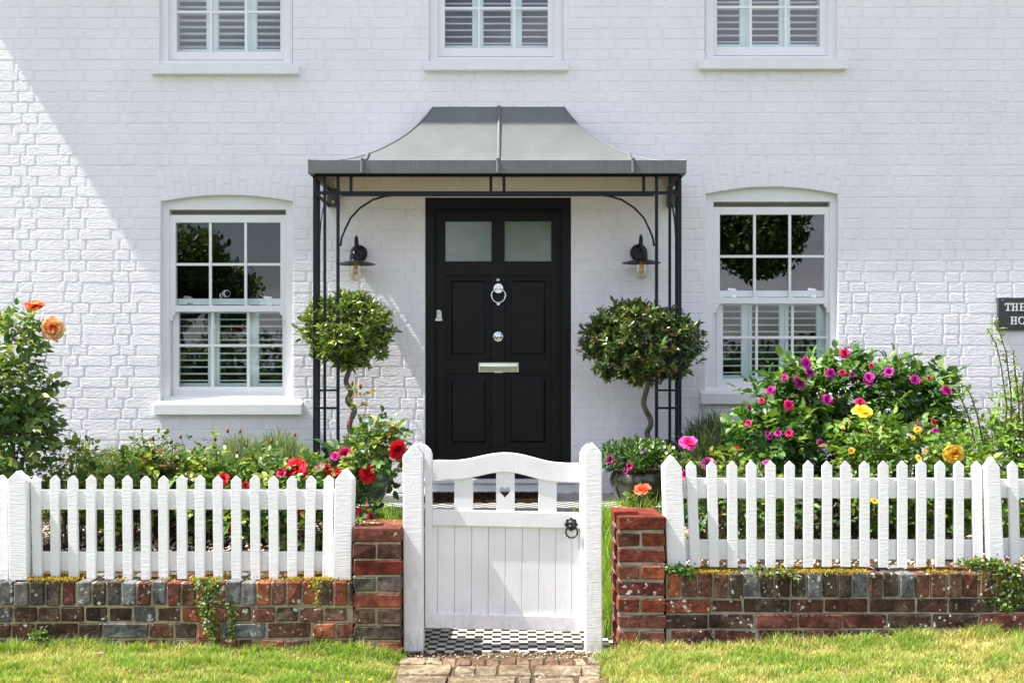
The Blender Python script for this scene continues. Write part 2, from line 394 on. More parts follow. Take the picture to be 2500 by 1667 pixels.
PLANT = m_plain('planter_grey', (.05, .055, .062), .5, ba=.1)

# ------------------------------------------------------------------ ground, roads, paths
def lawn_z(x, y):
    r = max(0., min(1., (x - .45) / 2.2)); r = r * r * (3 - 2 * r)
    l = .028 + .008 * math.sin(x * 2.3) + .085 * r * max(0., min(1., 1 - (4.75 - y) * .35))
    e = 1 / (1 + math.exp(-(abs(x + .03) - .545) * 40))       # lawn stands a little above the stone path
    return -.012 + (l + .012) * e + .004 * mnoise.noise((x * 3, y * 3, 0))
def sheet(name, x0, x1, y0, y1, nx, ny, fz, mat, label=None):
    V = [(x0 + (x1 - x0) * i / nx, y0 + (y1 - y0) * j / ny) for j in range(ny + 1) for i in range(nx + 1)]
    V = [(a, b, fz(a, b)) for a, b in V]
    Fc = [(j * (nx + 1) + i, j * (nx + 1) + i + 1, (j + 1) * (nx + 1) + i + 1, (j + 1) * (nx + 1) + i) for j in range(ny) for i in range(nx)]
    me = bpy.data.meshes.new(name); me.from_pydata(V, [], Fc); me.update()
    o = mesh_obj(name, me, mat, None, True, 'structure')
    if label: o['label'] = label
    return o
GRND = m_earth('meadow', (.05, .09, .02), (.09, .13, .035), 3)
LAWN = m_earth('lawn_soil', (.05, .07, .015), (.16, .16, .05), 22)
sheet('ground', -300, 300, -300, 300, 6, 6, lambda x, y: -.09, GRND)
sheet('lawn', -8, 8, 1.2, 4.83, 260, 40, lawn_z, LAWN, 'sunlit strip of short grass in front of the low brick walls')
sheet('pavement', -60, 60, -1.0, 1.2, 60, 2, lambda x, y: -.03, m_earth('pavement_stone', (.28, .27, .25), (.40, .39, .37), 6, .2))
mk = MB(); mk.box(-60, 60, -1.12, -1.0, -.2, -.026); mk.build('kerb', MORTARG, kind='structure')
sheet('road', -60, 60, -8, -1.12, 60, 4, lambda x, y: -.085, m_earth('asphalt', (.05, .05, .05), (.08, .08, .078), 50, .3))

# raised flower beds, split by the path
def bed(name, x0, x1):
    mb = MB(); n = 40; m = 16; vs = []; fs = []
    for j in range(m + 1):
        for i in range(n + 1):
            x = x0 + (x1 - x0) * i / n; y = 5.02 + (7.405 - 5.02) * j / m
            z = .325 + .02 * mnoise.noise((x * 2.5, y * 2.5, 3)) + .012 * mnoise.noise((x * 9, y * 9, 3)) + .03 * (y - 5.02) / 2.4
            vs.append((x, y, z))
    for j in range(m):
        for i in range(n): a = j * (n + 1) + i; fs.append((a, a + 1, a + n + 2, a + n + 1))
    mb.add(vs, fs)
    for side in (0, n):   # retaining edges down to the path
        e = [vs[j * (n + 1) + side] for j in range(m + 1)]; k = len(mb.v)
        ww = e + [(p[0] + (-.0 if side else 0), p[1], -.08) for p in e]
        mb.add(ww, [(j, j + 1, m + 2 + j, m + 1 + j) for j in range(m)])
    k = [vs[i] for i in range(n + 1)]
    mb.add(k + [(p[0], p[1], -.08) for p in k], [(i, i + 1, n + 2 + i, n + 1 + i) for i in range(n)])
    o = mb.build(name, SOIL, smooth=True, kind='structure')
bed('flower_bed_soil', -5.2, -.50); bed('flower_bed_soil', .56, 5.2)
PX0, PX1 = X(960, 4.9), X(1505, 4.9)
mb = MB(); mb.box(-.5, .56, 4.885, 5.62, -.12, 0.0); mb.box(-.5, .56, 5.62, 6.05, -.12, .15); mb.box(-.5, .56, 6.05, 6.6, -.12, .29)
o = mb.build('garden_path', m_tiles('path_tiles', .0435, .01, .007), kind='structure'); o['label'] = 'black and white chequered tile path climbing from the gate to the porch'
mb = MB(); mb.box(X(815, 6.64), X(1700, 6.64), 6.64, 7.41, -.05, .425)
o = mb.build('porch_floor', m_tiles('porch_tiles', .047, .012, .01), kind='structure'); o['label'] = 'chequered black and white tiled porch floor under the canopy'
mb = MB(); mb.box(X(812, 6.62), X(1702, 6.62), 6.605, 6.64, .388, .431)
mb.build('porch_step_edge', m_plain('slate_edge', (.12, .125, .14), .5, ba=.3), kind='structure')

# stepping stones of the approach
mb = MB(); STC = [(.25, .205, .135), (.21, .175, .12), (.29, .24, .155), (.23, .19, .13)]
xs = X(1083, 4.75)
for i in range(9):
    w = .058 + random.uniform(-.003, .006); c = random.choice([(.20, .12, .085), (.24, .16, .11), (.22, .15, .11), (.27, .20, .14)])
    mb.brick(xs, xs + w, 4.665 + random.uniform(-.004, .004), 4.765, -.05, .004 + random.uniform(-.003, .003), c, .006, .003); xs += w + .007
def slab(pts, zt, c):
    n = len(pts); cx = sum(p[0] for p in pts) / n; cy = sum(p[1] for p in pts) / n; fine = []
    for i in range(n):
        a, b = pts[i], pts[(i + 1) % n]
        for t in (0, .34, .67):
            q = (a[0] + (b[0] - a[0]) * t, a[1] + (b[1] - a[1]) * t)
            fine.append((q[0] + random.uniform(-.005, .005), q[1] + random.uniform(-.004, .004)))
    n = len(fine); vs = []
    for s_, z in ((1, -.06), (1, zt - .008), (.965, zt), (.6, zt + .003)):
        vs += [(cx + (p[0] - cx) * s_, cy + (p[1] - cy) * s_, z + random.uniform(-.0015, .0015)) for p in fine]
    fs = [(r * n + i, r * n + (i + 1) % n, (r + 1) * n + (i + 1) % n, (r + 1) * n + i) for r in range(3) for i in range(n)] + [tuple(3 * n + i for i in range(n))]
    mb.add(vs, fs, c)
def row(y0, y1, cuts, skew=.015):
    for a, b in zip(cuts[:-1], cuts[1:]):
        g = .006; s1, s2 = random.uniform(-skew, skew), random.uniform(-skew, skew)
        slab([(a + g, y0 + .005 + random.uniform(0, .006)), (b - g, y0 + .005 + random.uniform(0, .006)), (b - g + s2, y1 - .006), (a + g + s1, y1 - .006)], .002 + random.uniform(-.004, .005), random.choice(STC))
row(4.665, 4.775, [X(975, 4.7), X(1040, 4.7), X(1082, 4.7)]); row(4.665, 4.775, [xs + .002, xs + .06, X(1466, 4.7)])
row(4.50, 4.66, [X(972, 4.6), X(1105, 4.6), X(1162, 4.6), X(1214, 4.6), X(1300, 4.6), X(1420, 4.6), X(1468, 4.6)])
row(4.20, 4.495, [X(968, 4.45), X(1090, 4.45), X(1102, 4.45), X(1262, 4.45), X(1300, 4.45), X(1405, 4.45), X(1470, 4.45)])
row(4.16, 4.195, [X(960, 4.3), X(1470, 4.3)])
row(3.9, 4.155, [-.58, -.3, 0, .18, .44]); row(3.6, 3.895, [-.6, -.22, .1, .46])
STONE = m_brick('worn_stone', .25, .0)
o = mb.build('stone_path', STONE, kind='structure', color=True); o['label'] = 'worn buff stone and brick setts in front of the white gate'
mb = MB(); mb.box(-.62, .52, 3.5, 4.89, -.06, -.006); o = mb.build('path_bedding', m_earth('dirt', (.05, .035, .02), (.17, .12, .075), 70), kind='structure')

# ------------------------------------------------------------------ house
HOUSE = thing('white_brick_house', 'white painted brick house with sash windows and a black front door', 'house', (0, 7.41, 0))
WY = 7.41; S = F / WY
EAVE_X0, EAVE_Z, EAVE = -4.73, 5.41, .26
# openings (x0,x1,y0,y1) photo px on the wall plane ; arch = (spring y, apex y)
OPEN = [dict(x=(392, 715), y=(492, 990), arch=476), dict(x=(1722, 2046), y=(474, 964), arch=456),
        dict(x=(389, 714.6), y=(-260, 158)), dict(x=(1047, 1375.3), y=(-270, 152)), dict(x=(1720.7, 2043.7), y=(-275, 147)),
        dict(x=(1038, 1394.3), y=(482, 1171))]
def arc_y(o, px):
    (a, b) = o['x']; t = (px - a) / (b - a) * 2 - 1
    return o['arch'] + (o['y'][0] - o['arch']) * t * t
def wall_sheet():
    mb = MB()
    x0, x1 = -4.55, 5.6; z0, z1 = -.1, EAVE_Z + .1
    xsp = sorted({x0, x1, *[X(q, WY) for o in OPEN for q in o['x']]}); 
    zsp = sorted({z0, z1, *[Z(q, WY) for o in OPEN for q in o['y']]})
    for i in range(len(xsp) - 1):
        for j in range(len(zsp) - 1):
            a, b, c, d = xsp[i], xsp[i + 1], zsp[j], zsp[j + 1]; mx, mz = (a + b) / 2, (c + d) / 2
            if any(X(o['x'][0], WY) < mx < X(o['x'][1], WY) and Z(o['y'][1], WY) < mz < Z(o['y'][0], WY) for o in OPEN): continue
            o = next((o for o in OPEN if 'arch' in o and X(o['x'][0], WY) < mx < X(o['x'][1], WY) and Z(o['y'][0], WY) < mz and c < Z(o['arch'], WY)), None)
            if o:
                n = 24
                for k in range(n):
                    p, q = a + (b - a) * k / n, a + (b - a) * (k + 1) / n
                    pz = max(c, Z(arc_y(o, p / WY * F + 1250), WY)); qz = max(c, Z(arc_y(o, q / WY * F + 1250), WY))
                    if pz >= d and qz >= d: continue
                    pz, qz = min(pz, d), min(qz, d)
                    mb.add([(p, WY, pz), (q, WY, qz), (q, WY, d), (p, WY, d)], [(0, 1, 2, 3)])
            else: mb.add([(a, WY, c), (b, WY, c), (b, WY, d), (a, WY, d)], [(0, 1, 2, 3)])
    D = .13
    for o in OPEN:
        a, b, c, d = X(o['x'][0], WY), X(o['x'][1], WY), Z(o['y'][1], WY), Z(o['y'][0], WY)
        mb.add([(a, WY, c), (a, WY + D, c), (a, WY + D, d), (a, WY, d)], [(0, 1, 2, 3)])
        mb.add([(b, WY, c), (b, WY + D, c), (b, WY + D, d), (b, WY, d)], [(3, 2, 1, 0)])
        mb.add([(a, WY, c), (b, WY, c), (b, WY + D, c), (a, WY + D, c)], [(0, 1, 2, 3)])
        n = 20 if 'arch' in o else 1
        for k in range(n):
            p, q = a + (b - a) * k / n, a + (b - a) * (k + 1) / n
            pz, qz = (Z(arc_y(o, p / WY * F + 1250), WY), Z(arc_y(o, q / WY * F + 1250), WY)) if 'arch' in o else (d, d)
            mb.add([(p, WY, pz), (q, WY, qz), (q, WY + D, qz), (p, WY + D, pz)], [(3, 2, 1, 0)])
    # side and rear walls
    mb.add([(x0, WY, z0), (x0, WY + 6, z0), (x0, WY + 6, z1), (x0, WY, z1)], [(3, 2, 1, 0)])
    mb.add([(x1, WY, z0), (x1, WY + 6, z0), (x1, WY + 6, z1), (x1, WY, z1)], [(0, 1, 2, 3)])
    mb.add([(x0, WY + 6, z0), (x1, WY + 6, z0), (x1, WY + 6, z1), (x0, WY + 6, z1)], [(3, 2, 1, 0)])
    return mb
wmb = wall_sheet()
# raised painted bricks in Flemish bond, each with its own rounded worn outline
def face_brick(mb, pts, h):
    """pts: convex outline [(x,z)] ccw; raised by h with softened arris"""
    n = len(pts); cx = sum(p[0] for p in pts) / n; cz = sum(p[1] for p in pts) / n
    per = []
    for i in range(n):
        a, b, pv = Vector(pts[i]), Vector(pts[(i + 1) % n]), Vector(pts[i - 1])
        r = random.uniform(.003, .009)
        per.append(a + (pv - a).normalized() * r); per.append(a + (b - a).normalized() * r)
        L = (b - a).length
        for t in ((.33, .67) if L > .08 else (.5,)):
            q = a + (b - a) * t; nn = Vector((b.y - a.y, a.x - b.x)).normalized()
            per.append(q + nn * random.uniform(-.0022, .0018))
    m = len(per); tx, tz = random.uniform(-.004, .004), random.uniform(-.005, .005)
    vs = [(p.x, WY + .001, p.y) for p in per]; rin = []
    for p in per:
        d = Vector((cx, cz)) - p; L = d.length; q = p + d / L * random.uniform(.0025, .0045)
        rin.append(q); vs.append((q.x, WY - h * random.uniform(.8, 1.1) - (q.x - cx) * tx * .6 - (q.y - cz) * tz, q.y))
    for p in per:
        d = Vector((cx, cz)) - p; L = d.length; q = p + d / L * min(.014, L * .5)
        vs.append((q.x, WY - h * random.uniform(.98, 1.04) - (q.x - cx) * tx * .6 - (q.y - cz) * tz, q.y))
    fs = [(r * m + i, r * m + (i + 1) % m, (r + 1) * m + (i + 1) % m, (r + 1) * m + i) for r in range(2) for i in range(m)] + [tuple(2 * m + i for i in range(m))]
    mb.add(vs, fs)
bmb = MB(); cz = .20; course = 0; CP = .0748
arches = [(385, 724, 418, 494, OPEN[0]), (1714, 2055, 396, 476, OPEN[1]), (1020, 1412, 433, 481, None)]
def blocked(zc0, zc1):
    out = []
    for o in OPEN:
        if Z(o['y'][1], WY) < zc1 - .012 and Z(o['y'][0], WY) > zc0 + .012: out.append((X(o['x'][0], WY), X(o['x'][1], WY)))
    for a in arches:
        if Z(a[3], WY) < zc1 - .03 and Z(a[2], WY) > zc0 + .03: out.append((X(a[0], WY), X(a[1], WY)))
    return out
while cz < 4.45:
    zt = cz + CP; bl = blocked(cz, zt); x = -4.4 - (course % 2) * .168 + random.uniform(-.02, .02); k = course % 2
    while x < 5.3:
        L = (.222 if k % 2 == 0 else .107) * random.uniform(.96, 1.04); k += 1
        segs = [(max(x, -4.42), x + L)]
        for b in bl:
            ns = []
            for s0, s1 in segs:
                if s1 <= b[0] or s0 >= b[1]: ns.append((s0, s1))
                else:
                    if s0 < b[0]: ns.append((s0, b[0] + .003))
                    if s1 > b[1]: ns.append((b[1] - .003, s1))
            segs = ns
        for s0, s1 in segs:
            if s1 - s0 < .025: continue
            dz = random.uniform(-.002, .002); g = .0032; sag = .0018 * math.sin(x * 2.1 + course * 1.3)
            zz = sag + dz
            face_brick(bmb, [(s0 + g, cz + g + zz), (s1 - g, cz + g + zz + random.uniform(-.0015, .0015)), (s1 - g, zt - g + zz), (s0 + g, zt - g + zz + random.uniform(-.0015, .0015))], random.uniform(.0016, .0028))
        x += L + .0085
    cz = zt; course += 1
for (ax0, ax1, ay0, ay1, o) in arches:
    n = 17 if o else 22; xa, xb = X(ax0, WY), X(ax1, WY); xm = (xa + xb) / 2
    for i in range(n):
        def pt(u, v):
            top = Z(ay0, WY); px_ = ax0 + (ax1 - ax0) * u
            if o:
                pc = min(max(px_, o['x'][0]), o['x'][1]); bot = Z(arc_y(o, pc), WY) - .002
            else: bot = Z(ay1, WY)
            xx = X(px_, WY); xx = xm + (xx - xm) * (1 + (.10 if o else .0) * (v - .5)) 
            return (xx, bot + (top - bot) * v)
        u0, u1 = (i + .06) / n, (i + .94) / n
        sp = [(.0, 1.)] if (i % 2 or not o) else ([(0, .52), (.56, 1.)] if i % 4 else [(0, .4), (.45, 1.)])
        for v0, v1 in sp: face_brick(bmb, [pt(u0, v0 + .015), pt(u1, v0 + .015), pt(u1, v1 - .02), pt(u0, v1 - .02)], random.uniform(.0015, .0028))
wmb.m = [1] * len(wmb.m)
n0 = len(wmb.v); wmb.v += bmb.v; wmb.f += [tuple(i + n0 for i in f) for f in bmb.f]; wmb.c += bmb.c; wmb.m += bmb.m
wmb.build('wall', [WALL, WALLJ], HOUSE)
# roof, eave and gutter above the frame: casts the wide soft shadow
mb = MB(); mb.box(EAVE_X0, 6.0, WY - EAVE, WY + .02, EAVE_Z, EAVE_Z + .12); mb.build('eave', WINP, HOUSE)
ROOFM = m_brick('roof_tile', .3, .3)
mb = MB(); mb.add([(EAVE_X0, WY - EAVE - .01, EAVE_Z + .121), (6, WY - EAVE - .01, EAVE_Z + .121), (6, WY + 3, EAVE_Z + 2.6), (EAVE_X0, WY + 3, EAVE_Z + 2.6), (6, WY + 6.2, EAVE_Z + .05), (EAVE_X0, WY + 6.2, EAVE_Z + .05)],
       [(0, 1, 2, 3), (3, 2, 4, 5), (0, 3, 5), (1, 4, 2)], (.2, .08, .05)); mb.build('roof', ROOFM, HOUSE, color=True)
mb = MB()   # rooms behind the windows, open only towards the glass
x0, x1, z0, z1, ya, yb = -4.2, 5.3, .3, 5.2, WY + .125, WY + 3.2
mb.add([(x0, ya, z0), (x1, ya, z0), (x1, yb, z0), (x0, yb, z0), (x0, ya, z1), (x1, ya, z1), (x1, yb, z1), (x0, yb, z1)], [(0, 1, 2, 3), (7, 6, 5, 4), (3, 2, 6, 7), (0, 3, 7, 4), (1, 5, 6, 2)])
mb.box(x0 + .01, x1 - .01, ya + .2, yb - .01, 2.75, 2.95)
for xx in (-.9, .9): mb.box(xx - .06, xx + .06, ya + .3, yb - .01, z0 + .01, z1 - .01)
mb.build('interior', DARK, HOUSE)

def sash_bars(mb, xs_, ys, Y, d, w): pass
def louvres(win, name, px0, px1, py0, py1, Y, stl, str_, pitch=16.6, tilt=0):
    mb = MB()
    mb.pbox(px0, stl, py0, py1, Y, .028); mb.pbox(str_, px1, py0, py1, Y, .028)
    mb.pbox(stl, str_, py1 - 16, py1, Y + .001, .026)
    if py0 > 0: mb.pbox(stl, str_, py0, py0 + 9, Y + .001, .026)
    y = py1 - 22
    while y > py0 + 12:
        zc = Z(y, Y); xa, xb = X(stl, Y), X(str_, Y); hw = .027; th = .0055
        dy, dz = hw * math.cos(tilt), hw * math.sin(tilt); yc = Y + .015
        pr = [(-dy, -dz), (-dy * .5, -dz * .5 - th), (dy * .5, dz * .5 - th), (dy, dz), (dy * .5, dz * .5 + th), (-dy * .5, -dz * .5 + th)]
        vs = [(xa, yc + a, zc + b) for a, b in pr] + [(xb, yc + a, zc + b) for a, b in pr]
        mb.add(vs, [tuple(range(6)), tuple(range(11, 5, -1))] + [(i + 6, (i + 1) % 6 + 6, (i + 1) % 6, i) for i in range(6)])
        y -= pitch
    mb.build(name, SHUT, win)
def pane(win, px0, px1, py0, py1, Y):
    mb = MB(); a, b, c, d = X(px0, Y), X(px1, Y), Z(py1, Y), Z(py0, Y)
    mb.add([(a, Y, c), (b, Y, c), (b, Y, d), (a, Y, d)], [(0, 1, 2, 3)]); mb.build('pane', GLASS, win)
def glazing(mb, px0, px1, py0, py1, Y, xb, yb, w=6.4):
    for x in xb: mb.pprism([(x - w / 2, py0), (x + w / 2, py0), (x + w / 2, py1), (x - w / 2, py1)], Y, .016)
    for y in yb: mb.pbox(px0, px1, y - w / 2, y + w / 2, Y + .003, .012)
def sash_frame(mb, o, g, Y, d):
    """o outer (x0,x1,y0,y1), g glass"""
    mb.pbox(o[0], g[0], o[2], o[3], Y, d); mb.pbox(g[1], o[1], o[2], o[3], Y, d)
    mb.pbox(g[0], g[1], o[2], g[2], Y + .0015, d - .003); mb.pbox(g[0], g[1], g[3], o[3], Y + .0015, d - .003)
def lower_window(dx, dy, ox, k):
    w = thing('window', None, None, parent=HOUSE)
    def q(x, y): return (x + dx, y + dy)
    YF = WY + .045
    mb = MB()   # box frame with arched head
    x0, x1 = 392 + dx, 715 + dx
    o = OPEN[k]; arc = [(o['x'][0] + (o['x'][1] - o['x'][0]) * t / 16, arc_y(o, o['x'][0] + (o['x'][1] - o['x'][0]) * t / 16)) for t in range(17)]
    c = F / WY * YF / F  # keep arch under the brick soffit at the frame's depth
    top = [(1250 + (a - 1250) * WY / YF, HY + (b - HY) * WY / YF) for a, b in arc]
    xl, xr = top[0][0], top[-1][0]
    mb.pprism(top + [(xr, 512 + dy), (xl, 512 + dy)], YF, .09)
    mb.pbox(xl, 413 + dx, 512 + dy, 972 + dy, YF, .09); mb.pbox(697.5 + dx, xr, 512 + dy, 972 + dy, YF, .09)
    mb.pbox(409 + dx, 413 + dx, 512 + dy, 972 + dy, YF + .004, .03)
    mb.pbox(xl, xr, 971 + dy, 985 + dy, YF - .012, .10)
    mb.pbox(xl + 3, xr - 3, 966.5 + dy, 971.5 + dy, YF + .012, .07)
    mb.build('frame', WINP, w, bevel=.0015)
    mb = MB(); mb.pbox(412 + dx, 698 + dx, 508 + dy, 530 + dy, YF + .06, .02); mb.build('sash_channel', INT2, w)
    YU = YF + .014
    mb = MB(); sash_frame(mb, (413 + dx, 697.5 + dx, 525 + dy, 761 + dy), (428.5 + dx, 684.5 + dx, 543.5 + dy, 746 + dy), YU, .04)
    glazing(mb, 428 + dx, 685 + dx, 543 + dy, 746 + dy, YU + .006, (513.3 + dx, 599.5 + dx), (645.5 + dy,))
    for sx, s in ((413, 1), (697.5, -1)):      # sash horns
        mb.pprism([(sx + dx, 761 + dy), (sx + s * 15.5 + dx, 761 + dy), (sx + s * 13 + dx, 767 + dy), (sx + s * 8 + dx, 771 + dy), (sx + s * 7 + dx, 783 + dy), (sx + dx, 783 + dy)], YU + .002, .035)
    mb.build('upper_sash', WINP, w, bevel=.0015)
    YL = YU + .043
    mb = MB(); sash_frame(mb, (421 + dx, 702 + dx, 729 + dy, 966.7 + dy), (436 + dx, 689.5 + dx, 744 + dy, 944 + dy), YL, .04)
    glazing(mb, 436 + dx, 690 + dx, 744 + dy, 944 + dy, YL + .006, (518.5 + dx, 606 + dx), (843 + dy,), 6)
    mb.pbox(413 + dx, 422 + dx, 745 + dy, 966 + dy, YL + .01, .02); mb.pbox(700 + dx, 699.8 + dx + 6, 745 + dy, 966 + dy, YL + .01, .02)
    mb.build('lower_sash', WINP, w, bevel=.0015)
    for lx in (459, 654):
        mb = MB(); YY = YL - .002
        mb.pprism([(lx - 12 + dx, 724 + dy), (lx - 8 + dx, 722.5 + dy), (lx + 6 + dx, 724 + dy), (lx + 11 + dx, 727 + dy), (lx + 9 + dx, 729 + dy), (lx - 9 + dx, 729 + dy)], YY + .008, .018)
        mb.pbox(lx - 2 + dx, lx + 10 + dx, 739 + dy, 745.5 + dy, YY - .006, .008)
        mb.build('sash_fastener', CHROME, w, bevel=.001)
    pane(w, 428 + dx, 685 + dx, 543 + dy, 747 + dy, YU + .02); pane(w, 435 + dx, 690 + dx, 743 + dy, 945 + dy, YL + .02)
    YS = YL + .075; D_ = 1.6
    panels = ((430, 528, 437, 508), (528, 615, 536, 602), (615, 697, 632, 690)) if k == 0 else ((421, 499, 430, 481), (499, 587, 507, 574), (587, 696, 596, 665))
    for p0, p1, s0, s1 in panels:
        louvres(w, 'shutter', p0 + dx, p1 + dx - .8, 764 + dy - 8, 951 + dy, YS, s0 + dx, s1 + dx)
    mb = MB(); YP = WY - .045     # projecting stone sill with sloped top
    xs0, xs1, yt, yb = (374, 736.5, 986, 1012.7) if k == 0 else (1712, 2074, 960, 986.6)
    X0, X1 = X(xs0, YP), X(xs1, YP); zt, zb = Z(yt, YP), Z(yb, YP); zk = Z(yt - 13.5, WY + .03)
    mb.add([(X0, YP, zb), (X1, YP, zb), (X1, WY + .05, zb), (X0, WY + .05, zb), (X0, YP, zt), (X1, YP, zt), (X1, WY + .05, zk), (X0, WY + .05, zk)],
           [(0, 3, 2, 1), (4, 5, 6, 7), (0, 1, 5, 4), (1, 2, 6, 5), (2, 3, 7, 6), (3, 0, 4, 7)])
    mb.build('sill', SILLM, w, bevel=.005, segs=3)
lower_window(0, 0, 0, 0); lower_window(1329, -19.5, 0, 1)
def upper_window(fx0, fx1, g0, g1, b1, b2, hb, gb, rb, sb, st, s0, s1, panels, tilt=0):
    w = thing('window', None, None, parent=HOUSE); YF = WY + .035
    mb = MB(); mb.pbox(fx0 + 1, fx0 + 21, -250, rb + 2, YF, .09); mb.pbox(fx1 - 21, fx1 - 1, -250, rb + 2, YF, .09)
    mb.pbox(fx0 + 1, fx1 - 1, rb + 1, sb, YF - .02, .1); mb.build('frame', WINP, w, bevel=.0015)
    mb = MB(); YL = YF + .03; sash_frame(mb, (fx0 + 20, fx1 - 20, -110, rb), (g0, g1, -104, gb), YL, .04)
    glazing(mb, g0, g1, -104, gb, YL + .006, (b1, b2), (hb,)); mb.build('lower_sash', WINP, w, bevel=.0015)
    mb = MB(); sash_frame(mb, (fx0 + 20, fx1 - 20, -250, -96), (g0, g1, -240, -112), YL - .045, .04); mb.build('upper_sash', WINP, w)
    pane(w, g0 - 1, g1 + 1, -105, gb + 1, YL + .02); pane(w, g0 - 1, g1 + 1, -245, -108, YL - .02)
    for p0, p1, a, b in panels: louvres(w, 'shutter', p0, p1 - .8, -245, gb + 10, YL + .075, a, b, 16.2, tilt)
    mb = MB(); YP = WY - .05; X0, X1 = X(s0, YP), X(s1, YP); zt, zb = Z(sb, YP), Z(st, YP)
    mb.box(X0, X1, YP, WY + .05, zb, zt); mb.build('sill', SILLM, w, bevel=.004, segs=3)
upper_window(389, 714.6, 431.4, 684.8, 515, 601, 29.7, 126.7, 147, 157.5, 180.5, 368, 729, ((425, 520, 436, 504), (520, 613, 533, 597), (613, 690, 627, 684)), .0)
upper_window(1047, 1375.3, 1085.8, 1337.5, 1169, 1255.3, 20.7, 117.7, 138.4, 151, 171.5, 1036, 1389, ((1080, 1166, 1086.5, 1153), (1166, 1254, 1180, 1247), (1254, 1342, 1274, 1337)), 0.26)
upper_window(1720.7, 2043.7, 1750.6, 2002, 1832.5, 1918.5, 18, 114.7, 136, 145, 168.5, 1707.6, 2069.5, ((1745, 1822, 1750.6, 1806), (1822, 1912, 1836, 1902), (1912, 2008, 1929, 1997)), .18)

# front door
DOOR = thing('front_door', None, None, parent=HOUSE)
YD = WY + .012; YLf = YD + .045
mb = MB(); mb.pbox(1038.5, 1060, 482.5, 1172, YD, .09); mb.pbox(1371.5, 1394, 482.5, 1172, YD, .09); mb.pbox(1060, 1371.5, 482.5, 510, YD + .001, .088)
mb.pbox(1060, 1066, 510, 1172, YD + .03, .05); mb.pbox(1366, 1371.5, 510, 1172, YD + .03, .05)
mb.build('door_frame', BLACK, DOOR, bevel=.002)
mb = MB()
mb.pbox(1062, 1087, 511, 1169, YLf, .045); mb.pbox(1346, 1370, 511, 1169, YLf, .045)
for a, b in ((511, 540), (638, 671), (879.5, 911), (1094, 1169)): mb.pbox(1087, 1346, a, b, YLf + .0006, .0438)
mb.pbox(1200, 1232, 540, 638, YLf + .001, .043); mb.pbox(1200, 1232, 671, 879.5, YLf + .001, .043); mb.pbox(1200, 1232, 911, 1094, YLf + .001, .043)
for a, b in ((1087, 1200), (1232, 1346)):
    for c, d in ((671, 879.5), (911, 1094)):
        mb.pbox(a, b, c, d, YLf + .018, .02)
        i = 13.5; Yq = YLf + .018; f = .010; i2 = 19
        o_ = [P(a + i, c + i, Yq), P(b - i, c + i, Yq), P(b - i, d - i, Yq), P(a + i, d - i, Yq)]
        n_ = [P(a + i2, c + i2, Yq - f), P(b - i2, c + i2, Yq - f), P(b - i2, d - i2, Yq - f), P(a + i2, d - i2, Yq - f)]
        mb.add([p + Vector((0, -.0005, 0)) for p in o_] + n_, [(4, 7, 6, 5)] + [(k, k + 4, (k + 1) % 4 + 4, (k + 1) % 4) for k in range(4)])
        Yb = YLf + .006  # bolection bead
        for (p, q, r, s_) in ((a, b, c, c + 4), (a, b, d - 4, d), (a, a + 4, c + 4, d - 4), (b - 4, b, c + 4, d - 4)): mb.pbox(p, q, r, s_, Yb, .012)
mb.build('door_leaf', BLACK, DOOR, bevel=.0022)
def m_frost():
    k = M_('frosted_glass'); n = k.noise(7, 4)
    c = k.ramp(n, [(.3, (.115, .16, .13)), (.7, (.16, .21, .185))]); return k.set(c, .12, spec=1.0, normal=k.bump(k.noise(3, 2), .1, .01))
FROST = m_frost()
for a, b in ((1086, 1201), (1231, 1347)):
    mb = MB(); mb.pbox(a, b, 539, 639, YLf + .02, .008); mb.build('glass_panel', FROST, DOOR)
mb = MB()
mb.lathe(X(1216.8, YLf), YLf, [(.0, -.008), (.034, -.008), (.036, -.004), (.036, .002)], 28, axis='y', cz=Z(704, YLf))
mb.torus((X(1217, YLf), YLf - .014, Z(722, YLf)), .050, .0062)
mb.lathe(X(1216.8, YLf), YLf, [(.0, -.024), (.010, -.024), (.012, -.012), (.014, -.006)], 16, axis='y', cz=Z(702.5, YLf))
mb.lathe(X(1216.5, YLf), YLf, [(.0, -.010), (.011, -.010), (.013, -.004), (.013, .002)], 16, axis='y', cz=Z(741.5, YLf))
mb.build('door_knocker', CHROME, DOOR, smooth=True)
mb = MB(); mb.lathe(X(1216, YLf), YLf, [(.0, -.004), (.005, -.005), (.006, -.002), (.011, -.004), (.012, .001)], 20, axis='y', cz=Z(683, YLf)); mb.build('spyhole', BRASS, DOOR, smooth=True)
mb = MB(); mb.lathe(X(1216.5, YLf), YLf, [(.0, -.045), (.012, -.044), (.022, -.038), (.024, -.03), (.016, -.018), (.014, -.01), (.026, -.007), (.035, -.006), (.0365, -.002), (.037, .002)], 32, axis='y', cz=Z(821.5, YLf)); mb.build('door_knob', CHROME, DOOR, smooth=True)
mb = MB(); Yx = YLf - .006
mb.pbox(1168.5, 1171.5, 885, 908, Yx, .008); mb.pbox(1263, 1266, 885, 908, Yx, .008); mb.pbox(1171.5, 1263, 885, 888, Yx, .008); mb.pbox(1171.5, 1263, 905.5, 908, Yx, .008)
mb.pprism([(1205, 906), (1229, 906), (1226, 910), (1208, 910)], Yx - .003, .006)
a, b = X(1172, Yx), X(1262.5, Yx)
z1_, z2_, z3_ = Z(888.2, Yx), Z(894, Yx), Z(905.2, Yx)
mb.add([(a, Yx + .0, z1_), (b, Yx + .0, z1_), (b, Yx - .004, z2_), (a, Yx - .004, z2_), (a, Yx + .001, z3_), (b, Yx + .001, z3_)], [(0, 3, 2, 1), (3, 4, 5, 2)])
